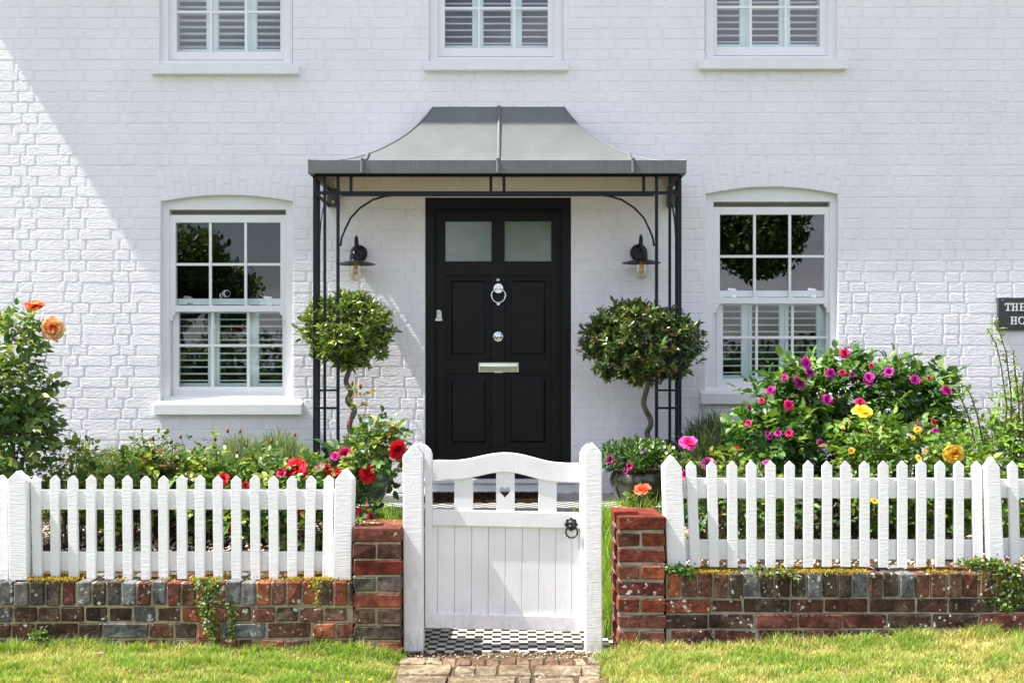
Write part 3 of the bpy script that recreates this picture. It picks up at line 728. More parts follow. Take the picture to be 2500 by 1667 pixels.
mb.build('letter_box', m_plain('lawn_tinted_chrome', (.72, .74, .62), .18, 1, ba=.05), DOOR)  # yellow-green tint puts the lawn's reflection into the chrome colour
mb = MB(); mb.pbox(1064, 1078, 764, 776, YLf - .008, .01); mb.lathe(X(1071, YLf), YLf, [(.0, -.014), (.008, -.014), (.010, -.009), (.019, -.009), (.021, -.004), (.021, .001)], 24, axis='y', cz=Z(763, YLf)); mb.pbox(1062.5, 1079.5, 776.5, 783.5, YLf - .02, .022); mb.build('door_lock', BRASS, DOOR, bevel=.001)
mb = MB(); mb.pbox(1030, 1404, 1171, 1180, WY - .02, .1); mb.pbox(1036, 1398, 1180.5, 1205, WY - .006, .08); mb.build('threshold', SILLM, HOUSE, bevel=.003)

# ------------------------------------------------------------------ porch canopy
YFa, YPo = 6.80, 6.86
CAN = thing('porch_canopy', 'grey swept metal door canopy on slim black iron trellis posts', 'canopy', (X(1214, 6.86), 6.86, .43))
XL, XR = X(751.5, YFa), X(1676, YFa); ZE = Z(391.5, YFa); ZB = Z(423.5, YFa)
XTL, XTR = X(1058, WY), X(1376, WY); ZT = Z(262, WY) - ZE; DP = WY - .004 - YFa
def zprof(t): return float(np.interp(t, [0, .12, .25, .36, .47, .58, .7, .79, .87, .94, 1], [0, .008, .028, .058, .098, .152, .222, .284, .352, .42, .493])) / .493 * ZT
mb = MB(); N = 22
def rp(t, side, s):   # point on front (s in 0..1 across) or side surfaces
    y = YFa + DP * t
    a, b = XL + (XTL - XL) * t, XR + (XTR - XR) * t
    if side == 0: return (a + (b - a) * s, y, ZE + zprof(t))
    return ((a if side < 0 else b), y + (WY - .004 - y) * s, ZE + zprof(t))
for side, M2 in ((0, 12), (-1, 4), (1, 4)):
    vs = [rp(i / N, side, j / M2) for i in range(N + 1) for j in range(M2 + 1)]
    fs = [(i * (M2 + 1) + j, i * (M2 + 1) + j + 1, (i + 1) * (M2 + 1) + j + 1, (i + 1) * (M2 + 1) + j) for i in range(N) for j in range(M2)]
    mb.add(vs, fs if side >= 0 else [f[::-1] for f in fs])
mb.add([(XTL, WY - .004, ZE + ZT), (XTR, WY - .004, ZE + ZT), (XTR, WY, ZE + ZT + .004), (XTL, WY, ZE + ZT + .004)], [(0, 1, 2, 3)])
me_roof = mb.build('canopy_roof', ZINC, CAN, smooth=True)
bm = me_roof.data; 
mb = MB()
mb.box(XL, XR, YFa, YFa + .012, ZB, ZE); mb.box(XL, XL + .012, YFa + .012, WY - .003, ZB, ZE); mb.box(XR - .012, XR, YFa + .012, WY - .003, ZB, ZE)
mb.box(XL + .012, X(764, YPo) + .02, YFa + .012, WY - .004, ZB + .001, ZB + .006); mb.box(X(1664, YPo) - .02, XR - .012, YFa + .012, WY - .004, ZB + .001, ZB + .006)
mb.build('fascia', ZINC, CAN, bevel=.002)
for pxr in (884.5, 1216, 1546):     # rolled standing seams over roof and fascia
    mb = MB(); xr = X(pxr, YFa); pts = [(xr, YFa - .004, ZB + .004), (xr, YFa - .005, ZE + .0)]
    mb.tube(pts, .0125, 10)
    tm = 1.0 if 1100 < pxr < 1300 else (abs(xr) and ((xr - XL) / (XTL - XL) if xr < 0 else (XR - xr) / (XR - XTR)))
    mb.tube([(xr, YFa + DP * tm * i / 18, ZE + zprof(tm * i / 18) + .003) for i in range(19)], .0125, 10)
    mb.build('roof_roll', ZINC, CAN, smooth=True)
mb = MB()
for s in (0, 1):    # hip rolls
    mb2 = []
    for i in range(19):
        t = i / 18; mb2.append(((XL + (XTL - XL) * t) if s == 0 else (XR + (XTR - XR) * t), YFa + DP * t, ZE + zprof(t) - .001))
    mb = MB(); mb.tube(mb2, .006, 8); mb.build('hip_seam', ZINC, CAN, smooth=True)
mb = MB(); yf, yw = YFa + .05, WY - .006; zf_, zw_ = ZE - .022, ZE + .20
vs = [(XL + .06, yf, zf_), (XR - .06, yf, zf_), (XTR - .02, yw, zw_), (XTL + .02, yw, zw_), (XL + .06, yw, zf_), (XR - .06, yw, zf_)]
mb.add(vs + [(a, b, c + .008) for a, b, c in vs], [(0, 3, 2, 1), (0, 4, 3), (1, 2, 5), (6, 7, 8, 9), (6, 9, 10), (7, 11, 8), (0, 1, 7, 6), (3, 4, 10, 9), (2, 8, 11, 5), (4, 0, 6, 10), (1, 5, 11, 7), (3, 9, 8, 2)]); mb.build('soffit', SOFF, CAN)
mb = MB(); B = .018
mb.pbox(764, 1664, 424.5, 431.5, YPo, B); mb.pbox(771, 1657, 467, 474.5, YPo + .001, B)
mb.pbox(832, 1597, 474.3, 478.3, YPo - .004, .03)
for a in (853, 1194.6, 1226.8, 1568): mb.pbox(a, a + 7.3, 431, 468, YPo + .002, .014)
mb.box(X(764, YPo), X(1664, YPo), YPo + .002, YPo + .03, Z(424.5, YPo), ZB + .05)
mb.build('top_rail', IRON, CAN, bevel=.001)
for s in (0, 1):
    def m(px): return px if s == 0 else 2428 - px
    def pb(mb, a, b, c, d, Y, dd): a, b = sorted((m(a), m(b))); mb.pbox(a, b, c, d, Y, dd)
    mb = MB(); zf = .43; yb_ = HY + (CH - zf) * F / YPo
    pb(mb, 764, 770.7, 431, yb_, YPo, B); pb(mb, 789.2, 796, 431, yb_, YPo + .002, .012); pb(mb, 821, 828.5, 431, yb_, YPo, B)
    for a, b in ((950, 955), (993, 998.6), (467, 474), (1170, 1176)): pb(mb, 770, 822, a, b, YPo + .003, .012)
    xo = X(764, YPo) if s == 0 else X(1664, YPo) - B      # return panel going back to the wall
    for dy_ in (.075, .15): mb.box(xo, xo + B, YPo + dy_ - (.006 if dy_ < .1 else 0), YPo + dy_ + (.006 if dy_ < .1 else B), zf, Z(424.5, YPo))
    for a in (952.5, 995.8, 1173): mb.box(xo + .003, xo + B - .003, YPo + B, YPo + .155, Z(a, YPo) - .007, Z(a, YPo) + .007)
    mb.box(xo - .03, xo + B + .14, YPo - .02, YPo + .16, zf - .003, zf + .006) if False else None
    mb.build('trellis_post', IRON, CAN, bevel=.0012)
    mb = MB()
    mb.box(xo, xo + B, YPo + B, WY - .045, Z(431.5, YPo), Z(424.5, YPo)); mb.box(xo + .001, xo + B - .001, YPo + B, WY - .045, Z(474.5, YPo), Z(467, YPo))
    mb.box(xo + .002, xo + B + .05, WY - .05, WY - .002, Z(504, WY - .05), Z(461, WY - .05))
    mb.build('side_rail', BRONZE, CAN, bevel=.001)
    mb = MB(); mb.lathe(xo + (.048 if s == 0 else .03), WY - .05, [(0, -.006), (.006, -.006), (.010, -.002), (.011, .001)], 12, axis='y', cz=Z(493, WY - .05)); mb.build('wall_bolt', BRASS, CAN, smooth=True)
    mb = MB(); arcp = [(955, 477.5), (939, 479.5), (910, 488), (878.6, 508), (856, 532.5), (843, 559), (834, 581.6), (831.5, 601)]
    mb.tube([P(m(a), b, YPo + .008) for a, b in arcp], .0068, 8); mb.build('curved_brace', IRON, CAN, smooth=True); mb = MB()
    cxo = xo + B / 2
    mb.tube([(cxo, YPo + .17, Z(601, YPo)), (cxo, YPo + .185, Z(575, YPo)), (cxo, YPo + .22, Z(535, YPo)), (cxo, YPo + .28, Z(505, YPo)), (cxo, YPo + .36, Z(480, YPo)), (cxo, YPo + .42, Z(476, YPo))], .006, 8)
    mb.build('curved_brace', IRON, CAN, smooth=True)

# ------------------------------------------------------------------ wall lamps
def m_jar():
    k = M_('lamp_glass'); k.n.remove(k.b)
    tr = k.n.new('ShaderNodeBsdfTransparent'); tr.inputs['Color'].default_value = (.90, .89, .82, 1)
    gl = k.n.new('ShaderNodeBsdfGlossy'); gl.inputs['Roughness'].default_value = .03
    x = k.n.new('ShaderNodeMixShader'); k.l.new(schlick(k, .10), x.inputs[0]); k.l.new(tr.outputs[0], x.inputs[1]); k.l.new(gl.outputs[0], x.inputs[2]); k.l.new(x.outputs[0], k.o.inputs['Surface']); return k.m
JAR = m_jar(); AMB = m_plain('amber_bulb', (.75, .45, .12), .2, ba=.02)
def wall_lamp(pxp, pyp, pxd, pyb, pyj, label):
    t = thing('wall_lamp', label, 'lamp', P(pxp, pyp, WY), 'black wall lamps beside the front door')
    YLm = WY - .155; x = X(pxd, YLm); zc = Z(pyb, YLm)          # brim level
    mb = MB(); mb.lathe(X(pxp, WY - .01), WY, [(.0, -.022), (.055, -.020), (.060, -.016), (.0615, -.004), (.0615, .0)], 32, axis='y', cz=Z(pyp, WY - .01)); mb.build('backplate', LAMPB, t, smooth=True)
    mb = MB(); zt_ = Z(pyb - 68, YLm); x0_ = X(pxp, WY - .02); z0_ = Z(pyp - 2, WY)
    mb.tube([(x0_, WY - .015, z0_), (x0_ + (x - x0_) * .3, WY - .05, z0_ + .005), (x0_ + (x - x0_) * .6, WY - .075, z0_ + .05), (x, WY - .085, zt_ - .05), (x, WY - .10, zt_ - .018), (x, WY - .125, zt_ - .004), (x, YLm + .002, zt_ - .02), (x, YLm, zt_ - .06), (x, YLm, zc + .08)], .0105, 12); mb.build('arm', LAMPB, t, smooth=True)
    mb = MB(); mb.lathe(x, YLm, [(.0, zc + .098), (.012, zc + .097), (.028, zc + .088), (.038, zc + .072), (.0425, zc + .052), (.0425, zc + .026), (.047, zc + .022), (.135, zc - .0), (.136, zc - .003), (.046, zc + .016), (.0, zc + .018)], 40)
    mb.build('lamp_shade', LAMPB, t, smooth=False)
    mb = MB(); rj = .0465; zb = Z(pyj, YLm)
    mb.lathe(x, YLm, [(rj * .96, zc + .014), (rj, zc - .004), (rj, zb + .045)] + [(rj * math.cos(a), zb + .045 - .045 * math.sin(a)) for a in (.3, .6, .9, 1.15, 1.35, 1.5)] + [(.0, zb)], 32); mb.build('glass_jar', JAR, t, smooth=True)
    mb = MB(); mb.lathe(x, YLm, [(.011, zc + .01), (.012, zc - .015), (.018, zc - .03), (.019, zc - .055), (.014, zc - .07), (.0, zc - .075)], 16); mb.build('bulb', AMB, t, smooth=True)
wall_lamp(875.7, 619, 868.5, 644.5, 687, 'black wall lamp with glass jar left of the front door, catching the sun')
wall_lamp(1559.6, 617, 1566, 641.5, 684, 'black wall lamp with glass jar right of the front door, in the shade')

# ------------------------------------------------------------------ house sign with its lettering
SG = thing('house_sign', 'dark slate house name plaque with white capitals at the right edge', 'sign', P(2470, 770, WY))
mb = MB(); YS_ = WY - .03; mb.pbox(2438, 2592, 726.5, 806.5, YS_, .026); mb.build('plaque', m_plain('slate', (.035, .04, .045), .55, ba=.4, var=.25), SG, bevel=.002)
mb = MB(); YT = YS_ - .0025
def L_(c, x, y, h=19.0, w=15.5):
    s = 3.0; q = 2.4
    def bar(a, b, c_, d): mb.pbox(x + a, x + b, y + c_, y + d, YT, .0035)
    if c == 'T':
        bar(0, w, 0, q); bar(w / 2 - s / 2, w / 2 + s / 2, q, h - q); bar(w / 2 - 4.5, w / 2 + 4.5, h - q, h); bar(0, 1.8, q, 6); bar(w - 1.8, w, q, 6)
    if c == 'H':
        for a in (0, w - 6.5): bar(a, a + 6.5, 0, q); bar(a, a + 6.5, h - q, h); bar(a + 1.8, a + 1.8 + s, q, h - q)
        bar(1.8 + s, w - 6.5 + 1.8, h / 2 - 1.1, h / 2 + 1.1)
    if c == 'E':
        bar(0, w - 1, 0, q); bar(0, w - 1, h - q, h); bar(1.8, 1.8 + s, q, h - q); bar(1.8 + s, w - 5, h / 2 - 1.1, h / 2 + 1.1); bar(w - 2.8, w - 1, q, 5.5); bar(w - 2.8, w - 1, h - 5.5, h - q)
    if c == 'O':
        n = 28; cx, cy = x + w / 2 + 1, y + h / 2
        for i in range(n):
            a, b = 2 * math.pi * i / n, 2 * math.pi * (i + 1) / n
            o = [(cx + math.cos(t) * 9.2, cy + math.sin(t) * 9.8) for t in (a, b)] + [(cx + math.cos(t) * 5.9, cy + math.sin(t) * 7.8) for t in (b, a)]
            mb.pprism(o, YT, .0035)
LWH = m_plain('letter_white', (.75, .75, .74), .6)
for c, x, yy in (('T', 2453.5, 740), ('H', 2470.5, 740), ('E', 2490, 740), ('H', 2468, 773), ('O', 2486.5, 773)):
    mb = MB(); L_(c, x, yy); mb.build('letter', LWH, SG)
for a, b in ((2447, 733), (2449, 799)):
    mb = MB(); mb.lathe(X(a, YS_), YS_, [(0, -.003), (.004, -.003), (.005, .0)], 10, axis='y', cz=Z(b, YS_)); mb.build('screw', BRASS, SG)

# security camera on the meeting rail
t = thing('security_camera', 'small white rounded camera standing behind the left ground floor window', 'camera', P(548, 728, WY + .14))
mb = MB(); YC = WY + .178; cx_, cz_ = X(552, YC), Z(717, YC)
mb.lathe(0, 0, [(.0, -.036), (.016, -.034), (.024, -.028), (.027, -.018), (.027, .016), (.022, .026), (.0, .03)], 24, axis='y')
mb.v = [tuple(Matrix.Rotation(R(32), 3, 'Z') @ Vector(v) + Vector((cx_, YC, cz_))) for v in mb.v]
mb.build('housing', m_plain('white_plastic', (.8, .8, .78), .3), t, smooth=True)
mb = MB(); mb.lathe(0, 0, [(.0, -.0375), (.012, -.036), (.018, -.0335), (.02, -.031)], 20, axis='y')
mb.v = [tuple(Matrix.Rotation(R(32), 3, 'Z') @ Vector(v) + Vector((cx_, YC, cz_))) for v in mb.v]; mb.build('lens', BLACK, t, smooth=True)
mb = MB(); mb.tube([P(540, 716, YC + .02), P(537, 722, YC + .02), P(541, 729, YC + .02)], .006, 8); mb.build('stand', m_plain('white_plastic_stand', (.8, .8, .78), .3), t, smooth=True)
# doormat
t = thing('doormat', 'dark brown bristle doormat lying in front of the front door', 'doormat', (X(1185, 7.1), 7.1, .43))
xa, xb = X(1040, 7.2), X(1352, 7.2)
mb = MB(); mb.box(xa, xb, 6.89, 7.33, .426, .440); mb.build('backing', m_earth('coir', (.02, .014, .01), (.08, .045, .03), 90), t)
n = 9000; pos = np.stack([rng.uniform(xa, xb, n), rng.uniform(6.89, 7.33, n), np.full(n, .438)], 1)
V, Fc, C = blades(pos, rng.uniform(.008, .015, n), rng.normal(0, .4, (n, 3)) * [1, 1, 0], np.full(n, .004), pal([(.035, .022, .016), (.06, .035, .022), (.02, .014, .012)], n)); o = mesh_np('bristles', V, Fc, C, GRASS, t); o['kind'] = 'stuff'

# ------------------------------------------------------------------ low brick walls
DKB = [(.17, .085, .055), (.20, .075, .05), (.125, .075, .055), (.15, .06, .042), (.105, .075, .06), (.19, .10, .07)] #(0.150, 0.068, 0.048), (0.112, 0.075, 0.060), (0.083, 0.075, 0.069), (0.195, 0.075, 0.053), (0.150, 0.150, 0.150), (0.090, 0.068, 0.057)]
RDB = [(.30, .095, .05), (.25, .08, .05), (.20, .075, .05), (.36, .12, .055), (.17, .09, .06)] #(0.300, 0.081, 0.050), (0.250, 0.069, 0.045), (0.188, 0.062, 0.045), (0.375, 0.100, 0.050), (0.150, 0.088, 0.062)]
GYB = [(0.189, 0.203, 0.216), (0.095, 0.088, 0.084), (0.243, 0.250, 0.250)]
def header_row(mb, px0, px1, y0, y1, Y, pal_, pitch, dep=.215, slopefn=None):
    x = X(px0, Y); xe = X(px1, Y); w = pitch * Y / F
    while x < xe - .02:
        ww = w * random.uniform(.93, 1.07); t = (x - X(px0, Y)) / (xe - X(px0, Y)); pl = pal_(t)
        dz = random.uniform(-.003, .003)
        mb.brick(x + .005, min(x + ww - .005, xe), Y + random.uniform(-.004, .004), Y + dep, Z(y1, Y) + dz, Z(y0, Y) + dz, random.choice(pl), .005, .0028); x += ww
def stretch_row(mb, px0, px1, y0, y1, Y, pal_, lens, dep=.21):
    x = X(px0, Y); xe = X(px1, Y)
    while x < xe - .03:
        ww = random.choice(lens) * Y / F * random.uniform(.96, 1.04); t = (x - X(px0, Y)) / (xe - X(px0, Y)); pl = pal_(t)
        x1 = min(x + ww - .010, xe)
        if x1 - x > .02: mb.brick(x, x1, Y + random.uniform(-.004, .004), Y + dep, Z(y1, Y) + random.uniform(-.002, .002), Z(y0, Y) + random.uniform(-.002, .002), random.choice(pl), .005, .0025)
        x += ww
Y0 = 4.81
LW = thing('low_brick_wall', 'low weathered brick wall with mossy top left of the gate', 'wall', P(430, 1590, Y0))
DK2 = [(.105, .06, .045), (.075, .055, .042), (.13, .055, .042), (.095, .08, .065), (.12, .075, .055)]
palL = lambda t: (GYB[:1] + DK2 + DKB) if t < .5 else (DKB + RDB + (GYB if random.random() < .25 else DKB))
mb = MB(); header_row(mb, -190, 862, 1421, 1477, Y0 - .004, lambda t: (GYB + GYB + DK2) if t < .55 else DKB + RDB + GYB[:1], 37.6)
for y0, y1, ls in ((1483, 1517, (57, 57, 60)), (1522, 1557, (57, 110, 58)), (1562, 1597, (56, 58)), (1602, 1640, (58,))): stretch_row(mb, -190 - random.uniform(0, 30), 862, y0, y1, Y0, palL, ls)
mb.build('bricks', BRICKOLD, LW, color=True)
mb = MB(); mb.box(X(-190, Y0), X(861, Y0), Y0 + .007, Y0 + .2, -.1, Z(1424, Y0)); mb.build('mortar', MORTAR, LW)
def pier(W_, xa, xb, ytop, Y, dep, mat, mort, colf, n=9, seed=1):
    random.seed(seed); mb = MB(); p = 39.9
    for r in range(n):
        y0 = ytop + r * p; y1 = y0 + (34.5 if dep < .3 else 31.5); z0, z1 = Z(y1, Y), Z(y0, Y); a, b = X(xa, Y), X(xb, Y)
        jt = random.uniform(-.003, .003)
        if r % 2 == 0:      # stretcher in front, headers along the depth
            yy = [Y, Y + .095, Y + .195, Y + dep] if dep > .3 else [Y, Y + .10, Y + .19, Y + dep]
            for q in range(len(yy) - 1): mb.brick(a + jt, b + jt + random.uniform(-.004, .004), yy[q] + (.005 if q else 0), yy[q + 1] - .005, z0, z1, colf(r, q), .005, .003)
        else:
            m_ = a + (b - a) * random.uniform(.46, .5)
            for (u0, u1) in ((a + jt, m_ - .005), (m_ + .005, b + jt)): mb.brick(u0, u1, Y + random.uniform(-.003, .003), Y + dep * .6, z0, z1, colf(r, 5 + (u0 > a + .02)), .005, .003)
            mb.brick(a + jt, b + jt, Y + dep * .6 + .01, Y + dep, z0, z1, colf(r, 2), .005, .003)
    mb.build('pier_bricks', mat, W_, color=True)
    mb = MB(); mb.box(X(xa, Y) + .007, X(xb, Y) - .007, Y + .008, Y + dep - .008, -.1, Z(ytop + 3, Y)); mb.build('pier_mortar', mort, W_)
lc = {0: (.22, .07, .045), 1: (.17, .065, .045), 2: (.20, .05, .035), 3: (.15, .155, .12), 4: (.24, .09, .05), 5: (.11, .085, .05), 6: (.12, .095, .06), 7: (.20, .07, .045), 8: (.15, .07, .05)}
pier(LW, 863, 979, 1289, Y0 - .006, .28, BRICKOLD, MORTAR, lambda r, q: tuple(c * random.uniform(.8, 1.2) for c in lc[r]), 9, 3)
RW = thing('low_brick_wall', 'low brick wall with red end pier right of the gate', 'wall', P(2000, 1575, Y0))
DK2 = [(.105, .06, .045), (.075, .055, .042), (.13, .055, .042), (.095, .08, .065), (.12, .075, .055)]
palR = lambda t: (RDB + DKB) if t < .12 else DK2 + DKB[:2] + GYB[:1]
mb = MB(); header_row(mb, 1628, 2700, 1399, 1457, Y0 - .004, palR, 38.6)
BR2 = lambda t: [(.17, .06, .05), (.20, .075, .065), (.13, .055, .05), (.09, .06, .05)]
stretch_row(mb, 1626, 2700, 1463, 1494, Y0, lambda t: RDB if t < .08 else DK2, (80, 112, 115)); stretch_row(mb, 1618, 2700, 1500, 1533, Y0, BR2, (108, 112, 110)); stretch_row(mb, 1640, 2700, 1539, 1572, Y0, BR2, (110, 112, 106)); stretch_row(mb, 1620, 2700, 1578, 1612, Y0, BR2, (110,))
mb.build('bricks', BRICKTOP, RW, color=True)
mb = MB(); mb.box(X(1627, Y0), X(2700, Y0), Y0 + .007, Y0 + .2, -.1, Z(1402, Y0)); mb.build('mortar', MORTARG, RW)
rc = [(.24, .055, .03), (.19, .06, .045), (.20, .05, .035), (.22, .065, .045), (.17, .055, .042), (.22, .07, .04), (.24, .10, .085), (.20, .07, .055), (.2, .06, .05)]
def rcol(r, q): return (.36, .10, .045) if (r, q) in ((1, 6), (3, 6), (5, 6)) else tuple(c * random.uniform(.85, 1.15) for c in rc[r])
pier(RW, 1509, 1625, 1262, Y0 - .006, .33, BRICKNEW, MORTARG, rcol, 9, 5)
random.seed(11)

# ------------------------------------------------------------------ picket fences
def picket(parent, xt, xb, ytop, ybot, w, Y, th=.02, name='picket'):
    """xt, xb: centre px at top and bottom"""
    sd_ = abs(xt - 1250) * .002; w -= sd_; xt += math.copysign(sd_ / 2, xt - 1250); xb += math.copysign(sd_ / 2, xb - 1250)
    h = w * .52; mb = MB()
    pts = [(xt, ytop), (xt + w / 2, ytop + h * .95), (xb + w / 2, ybot), (xb - w / 2, ybot), (xt - w / 2, ytop + h)]
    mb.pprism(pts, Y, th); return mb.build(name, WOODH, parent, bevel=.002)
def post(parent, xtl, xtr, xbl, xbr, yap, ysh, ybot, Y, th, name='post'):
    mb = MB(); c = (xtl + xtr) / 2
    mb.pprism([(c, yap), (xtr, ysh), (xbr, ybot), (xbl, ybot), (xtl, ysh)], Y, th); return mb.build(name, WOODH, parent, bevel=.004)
YK = 4.865
FL = thing('picket_fence', 'white picket fence on the low wall left of the gate', 'fence', P(440, 1414, YK))
for i, c in enumerate([88.7, 134, 178, 222, 266.7, 310.6, 354.5, 399, 443, 487.5, 532, 577, 622.6, 668, 713, 758, 801.6]):
    picket(FL, c - .5 - (2 if i == 0 else 0) + (2 if i > 14 else 0) + random.uniform(-.7, .7), c + 1.2 + (2 if i == 0 else 0) - (4 if i > 14 else 0) + random.uniform(-.7, .7), 1160 + random.uniform(-1, 1.5), 1414 + random.uniform(-1.5, 1.5), 24.5 + random.uniform(-.7, .7), YK + random.uniform(0, .002))
for a, b in ((1196, 1243.5), (1347, 1393.6)):
    mb = MB(); mb.pbox(64, 822, a, b, YK + .0225, .022); mb.build('rail', WOODH, FL, bevel=.002)
post(FL, 818, 861, 811, 857, 1146, 1172, 1416, YK - .03, .10); post(FL, 17.5, 64, 22, 66, 1149, 1172, 1416, YK - .03, .05)
FLL = thing('picket_fence', 'end of white picket fence cut by the left picture edge', 'fence', P(-60, 1414, YK))
for c in (4, -41, -86, -131): picket(FLL, c, c + 4, 1159, 1415, 26, YK + .001)
for a, b in ((1196, 1243.5), (1347, 1393.6)):
    mb = MB(); mb.pbox(-190, 26, a, b, YK + .0225, .022); mb.build('rail', WOODH, FLL, bevel=.002)
FR = thing('picket_fence', 'white picket fence on the low wall right of the gate', 'fence', P(2050, 1384, YK))
rp_ = [(1687.5, 1697.7), (1737.9, 1743.8), (1787.9, 1788.5), (1834.7, 1835), (1881.6, 1881), (1928.4, 1927), (1974, 1973), (2019.6, 2019), (2064.9, 2064.6), (2111.3, 2111), (2157.3, 2157), (2203.7, 2203), (2249.8, 2249), (2295.8, 2295), (2341.4, 2341), (2384.7, 2388)]
for a, b in rp_: picket(FR, a, b, 1125 + random.uniform(-1, 1), 1384.5 + random.uniform(-1.5, 1), 25.3, YK + random.uniform(0, .002))
for a, b in ((1167, 1216), (1317.5, 1365)):
    mb = MB(); mb.pbox(1668, 2400, a, b, YK + .0225, .022); mb.build('rail', WOODH, FR, bevel=.002)
post(FR, 1621, 1665, 1629, 1676, 1114, 1141, 1386, YK - .03, .105); post(FR, 2408, 2442, 2416, 2452, 1116, 1141, 1372, YK - .03, .05)
FRR = thing('picket_fence', 'short run of white pickets beyond the last post on the right', 'fence', P(2540, 1384, YK))
for a, b in ((2473, 2479), (2521, 2524), (2568, 2570), (2614, 2615)): picket(FRR, a, b, 1126, 1374, 25.3, YK)
for a, b in ((1170, 1215), (1314, 1356)):
    mb = MB(); mb.pbox(2440, 2690, a, b, YK + .0225, .022); mb.build('rail', WOODH, FRR, bevel=.002)

# ------------------------------------------------------------------ gate posts and gate
YG = 4.87; YGf = YG + .062
def gatepost(xl, xr, apx, yap, ysl, ysr, yb, label):
    mb = MB(); mb.pprism([(apx, yap + 9), (xr - 5, ysr), (xr - 3, yb), (xl + 2, yb), (xl, ysl)], YG, .1)
    # front corner planed off: apex ridge runs back
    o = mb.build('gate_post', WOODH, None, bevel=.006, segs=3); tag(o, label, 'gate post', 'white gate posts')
gatepost(983, 1036, 1011, 1074, 1113, 1113, 1591, 'white gate post against the mossy left brick pier, shaded below')
gatepost(1427, 1474.5, 1448, 1073, 1106, 1105, 1603, 'white gate post beside the ring latch, near the red brick pier')
GT = thing('garden_gate', 'white wooden garden gate with arched top rail and heart cutout', 'gate', P(1230, 1535, YGf))
def g(x, y): return (950 + x / 2.5417, 1050 + (y + (x - 263) * .0228) / 2.5417)     # crop coordinates, gate sags to the right
def gp(pts): return [g(a, b) for a, b in pts]
TH = .038
mb = MB()
mb.pprism(gp([(172, 90), (190, 87), (215, 90), (240, 105), (258, 125), (266, 150), (266, 1228), (222, 1228), (222, 160)]), YGf, TH); mb.build('stile', WOODV, GT, bevel=.004); mb = MB()
mb.pprism(gp([(1183, 170), (1185, 125), (1198, 95), (1222, 70), (1240, 60), (1240, 1224), (1183, 1224)]), YGf, TH); mb.build('stile', WOODV, GT, bevel=.004)
def topc(x): t = (x - 730) / 350.; return 186 - 56 * (0.5 + .5 * math.cos(math.pi * max(-1, min(1, t))))
def botc(x): t = (x - 722) / 320.; return 304 - 54 * (0.5 + .5 * math.cos(math.pi * max(-1, min(1, t))))
xs_ = [266, 330, 400, 440, 480, 520, 560, 600, 640, 680, 720, 760, 800, 840, 880, 920, 960, 1000, 1040, 1100, 1183]
mb = MB(); mb.pprism(gp([(x, topc(x)) for x in xs_] + [(x, botc(x)) for x in xs_[::-1]]), YGf + .001, TH - .002); mb.build('top_rail', WOODV, GT, bevel=.004)
mb = MB(); mb.pprism(gp([(266, 492), (1183, 492), (1183, 590), (266, 590)]), YGf + .001, TH - .002); mb.build('middle_rail', WOODV, GT, bevel=.004)
mb = MB(); mb.pprism(gp([(266, 1135), (1183, 1135), (1183, 1226), (266, 1226)]), YGf + .001, TH - .002); mb.build('bottom_rail', WOODV, GT, bevel=.003)
for a, b in ((404, 521), (926, 1040)):
    mb = MB(); n = 6
    mb.pprism(gp([(a + (b - a) * i / n, botc(a + (b - a) * i / n) - 6) for i in range(n + 1)] + [(b, 498), (a, 498)]), YGf + .008, .02); mb.build('slat', WOODV, GT, bevel=.002)
# heart slat: outline with a heart shaped hole, triangulated as a ring
a, b = 664, 779
heart = []
for i in range(40):
    t = 2 * math.pi * i / 40; hx = 16 * math.sin(t) ** 3; hy = 13 * math.cos(t) - 5 * math.cos(2 * t) - 2 * math.cos(3 * t) - math.cos(4 * t)
    heart.append((718 + hx * 2.1, 372 - hy * 2.45))
ring = []
for hx, hy in heart:
    dx_, dy_ = hx - 718, hy - 372; L = math.hypot(dx_, dy_) + 1e-6; s_ = min(*( [((b if dx_ > 0 else a) - 718) / dx_] if abs(dx_) > 1e-3 else [1e9]), *([((470 if dy_ > 0 else 262) - 372) / dy_] if abs(dy_) > 1e-3 else [1e9]))
    ring.append((718 + dx_ * s_, 372 + dy_ * s_))
mb = MB(); yq, yr = YGf + .008, YGf + .028; H_ = [P(*g(*h), yq) for h in heart]; R_ = [P(*g(*h), yq) for h in ring]; n = 40
D_ = Vector((0, .02, 0)); vs = H_ + R_ + [v + D_ for v in H_] + [v + D_ for v in R_]
mb.add(vs, [f for i in range(n) for f in ((i, (i + 1) % n, n + (i + 1) % n, n + i), (2 * n + i, 3 * n + i, 3 * n + (i + 1) % n, 2 * n + (i + 1) % n), (i, 2 * n + i, 2 * n + (i + 1) % n, (i + 1) % n), (n + i, n + (i + 1) % n, 3 * n + (i + 1) % n, 3 * n + i))])
# corners the radial ring leaves open
for cx_, cy_ in ((a, 262), (b, 262), (b, 470), (a, 470)):
    near = sorted(range(n), key=lambda i: math.hypot(ring[i][0] - cx_, ring[i][1] - cy_))[:2]
    if abs(ring[near[0]][0] - cx_) + abs(ring[near[0]][1] - cy_) > .5: mb.pprism(gp([(cx_, cy_), ring[near[0]], ring[near[1]]]), yq, .02)
mb.pprism(gp([(a, 468), (b, 468), (b, 500), (a, 500)]), yq + .0003, .0195); mb.pprism(gp([(a, 246), (b, 246), (b, 264), (a, 264)]), yq + .0003, .0195)
mb.build('heart_slat', WOODV, GT)
xg = [262, 303, 408, 513, 617, 722, 827, 932, 1035, 1135, 1186]
for p, q in zip(xg[:-1], xg[1:]):
    mb = MB(); mb.pprism(gp([(p + 1.2, 586), (q - 1.2, 586), (q - 1.2 - 3, 1140), (p + 1.2 - 3, 1140)]), YGf + .014, .014); mb.build('board', WOODV, GT, bevel=.002)
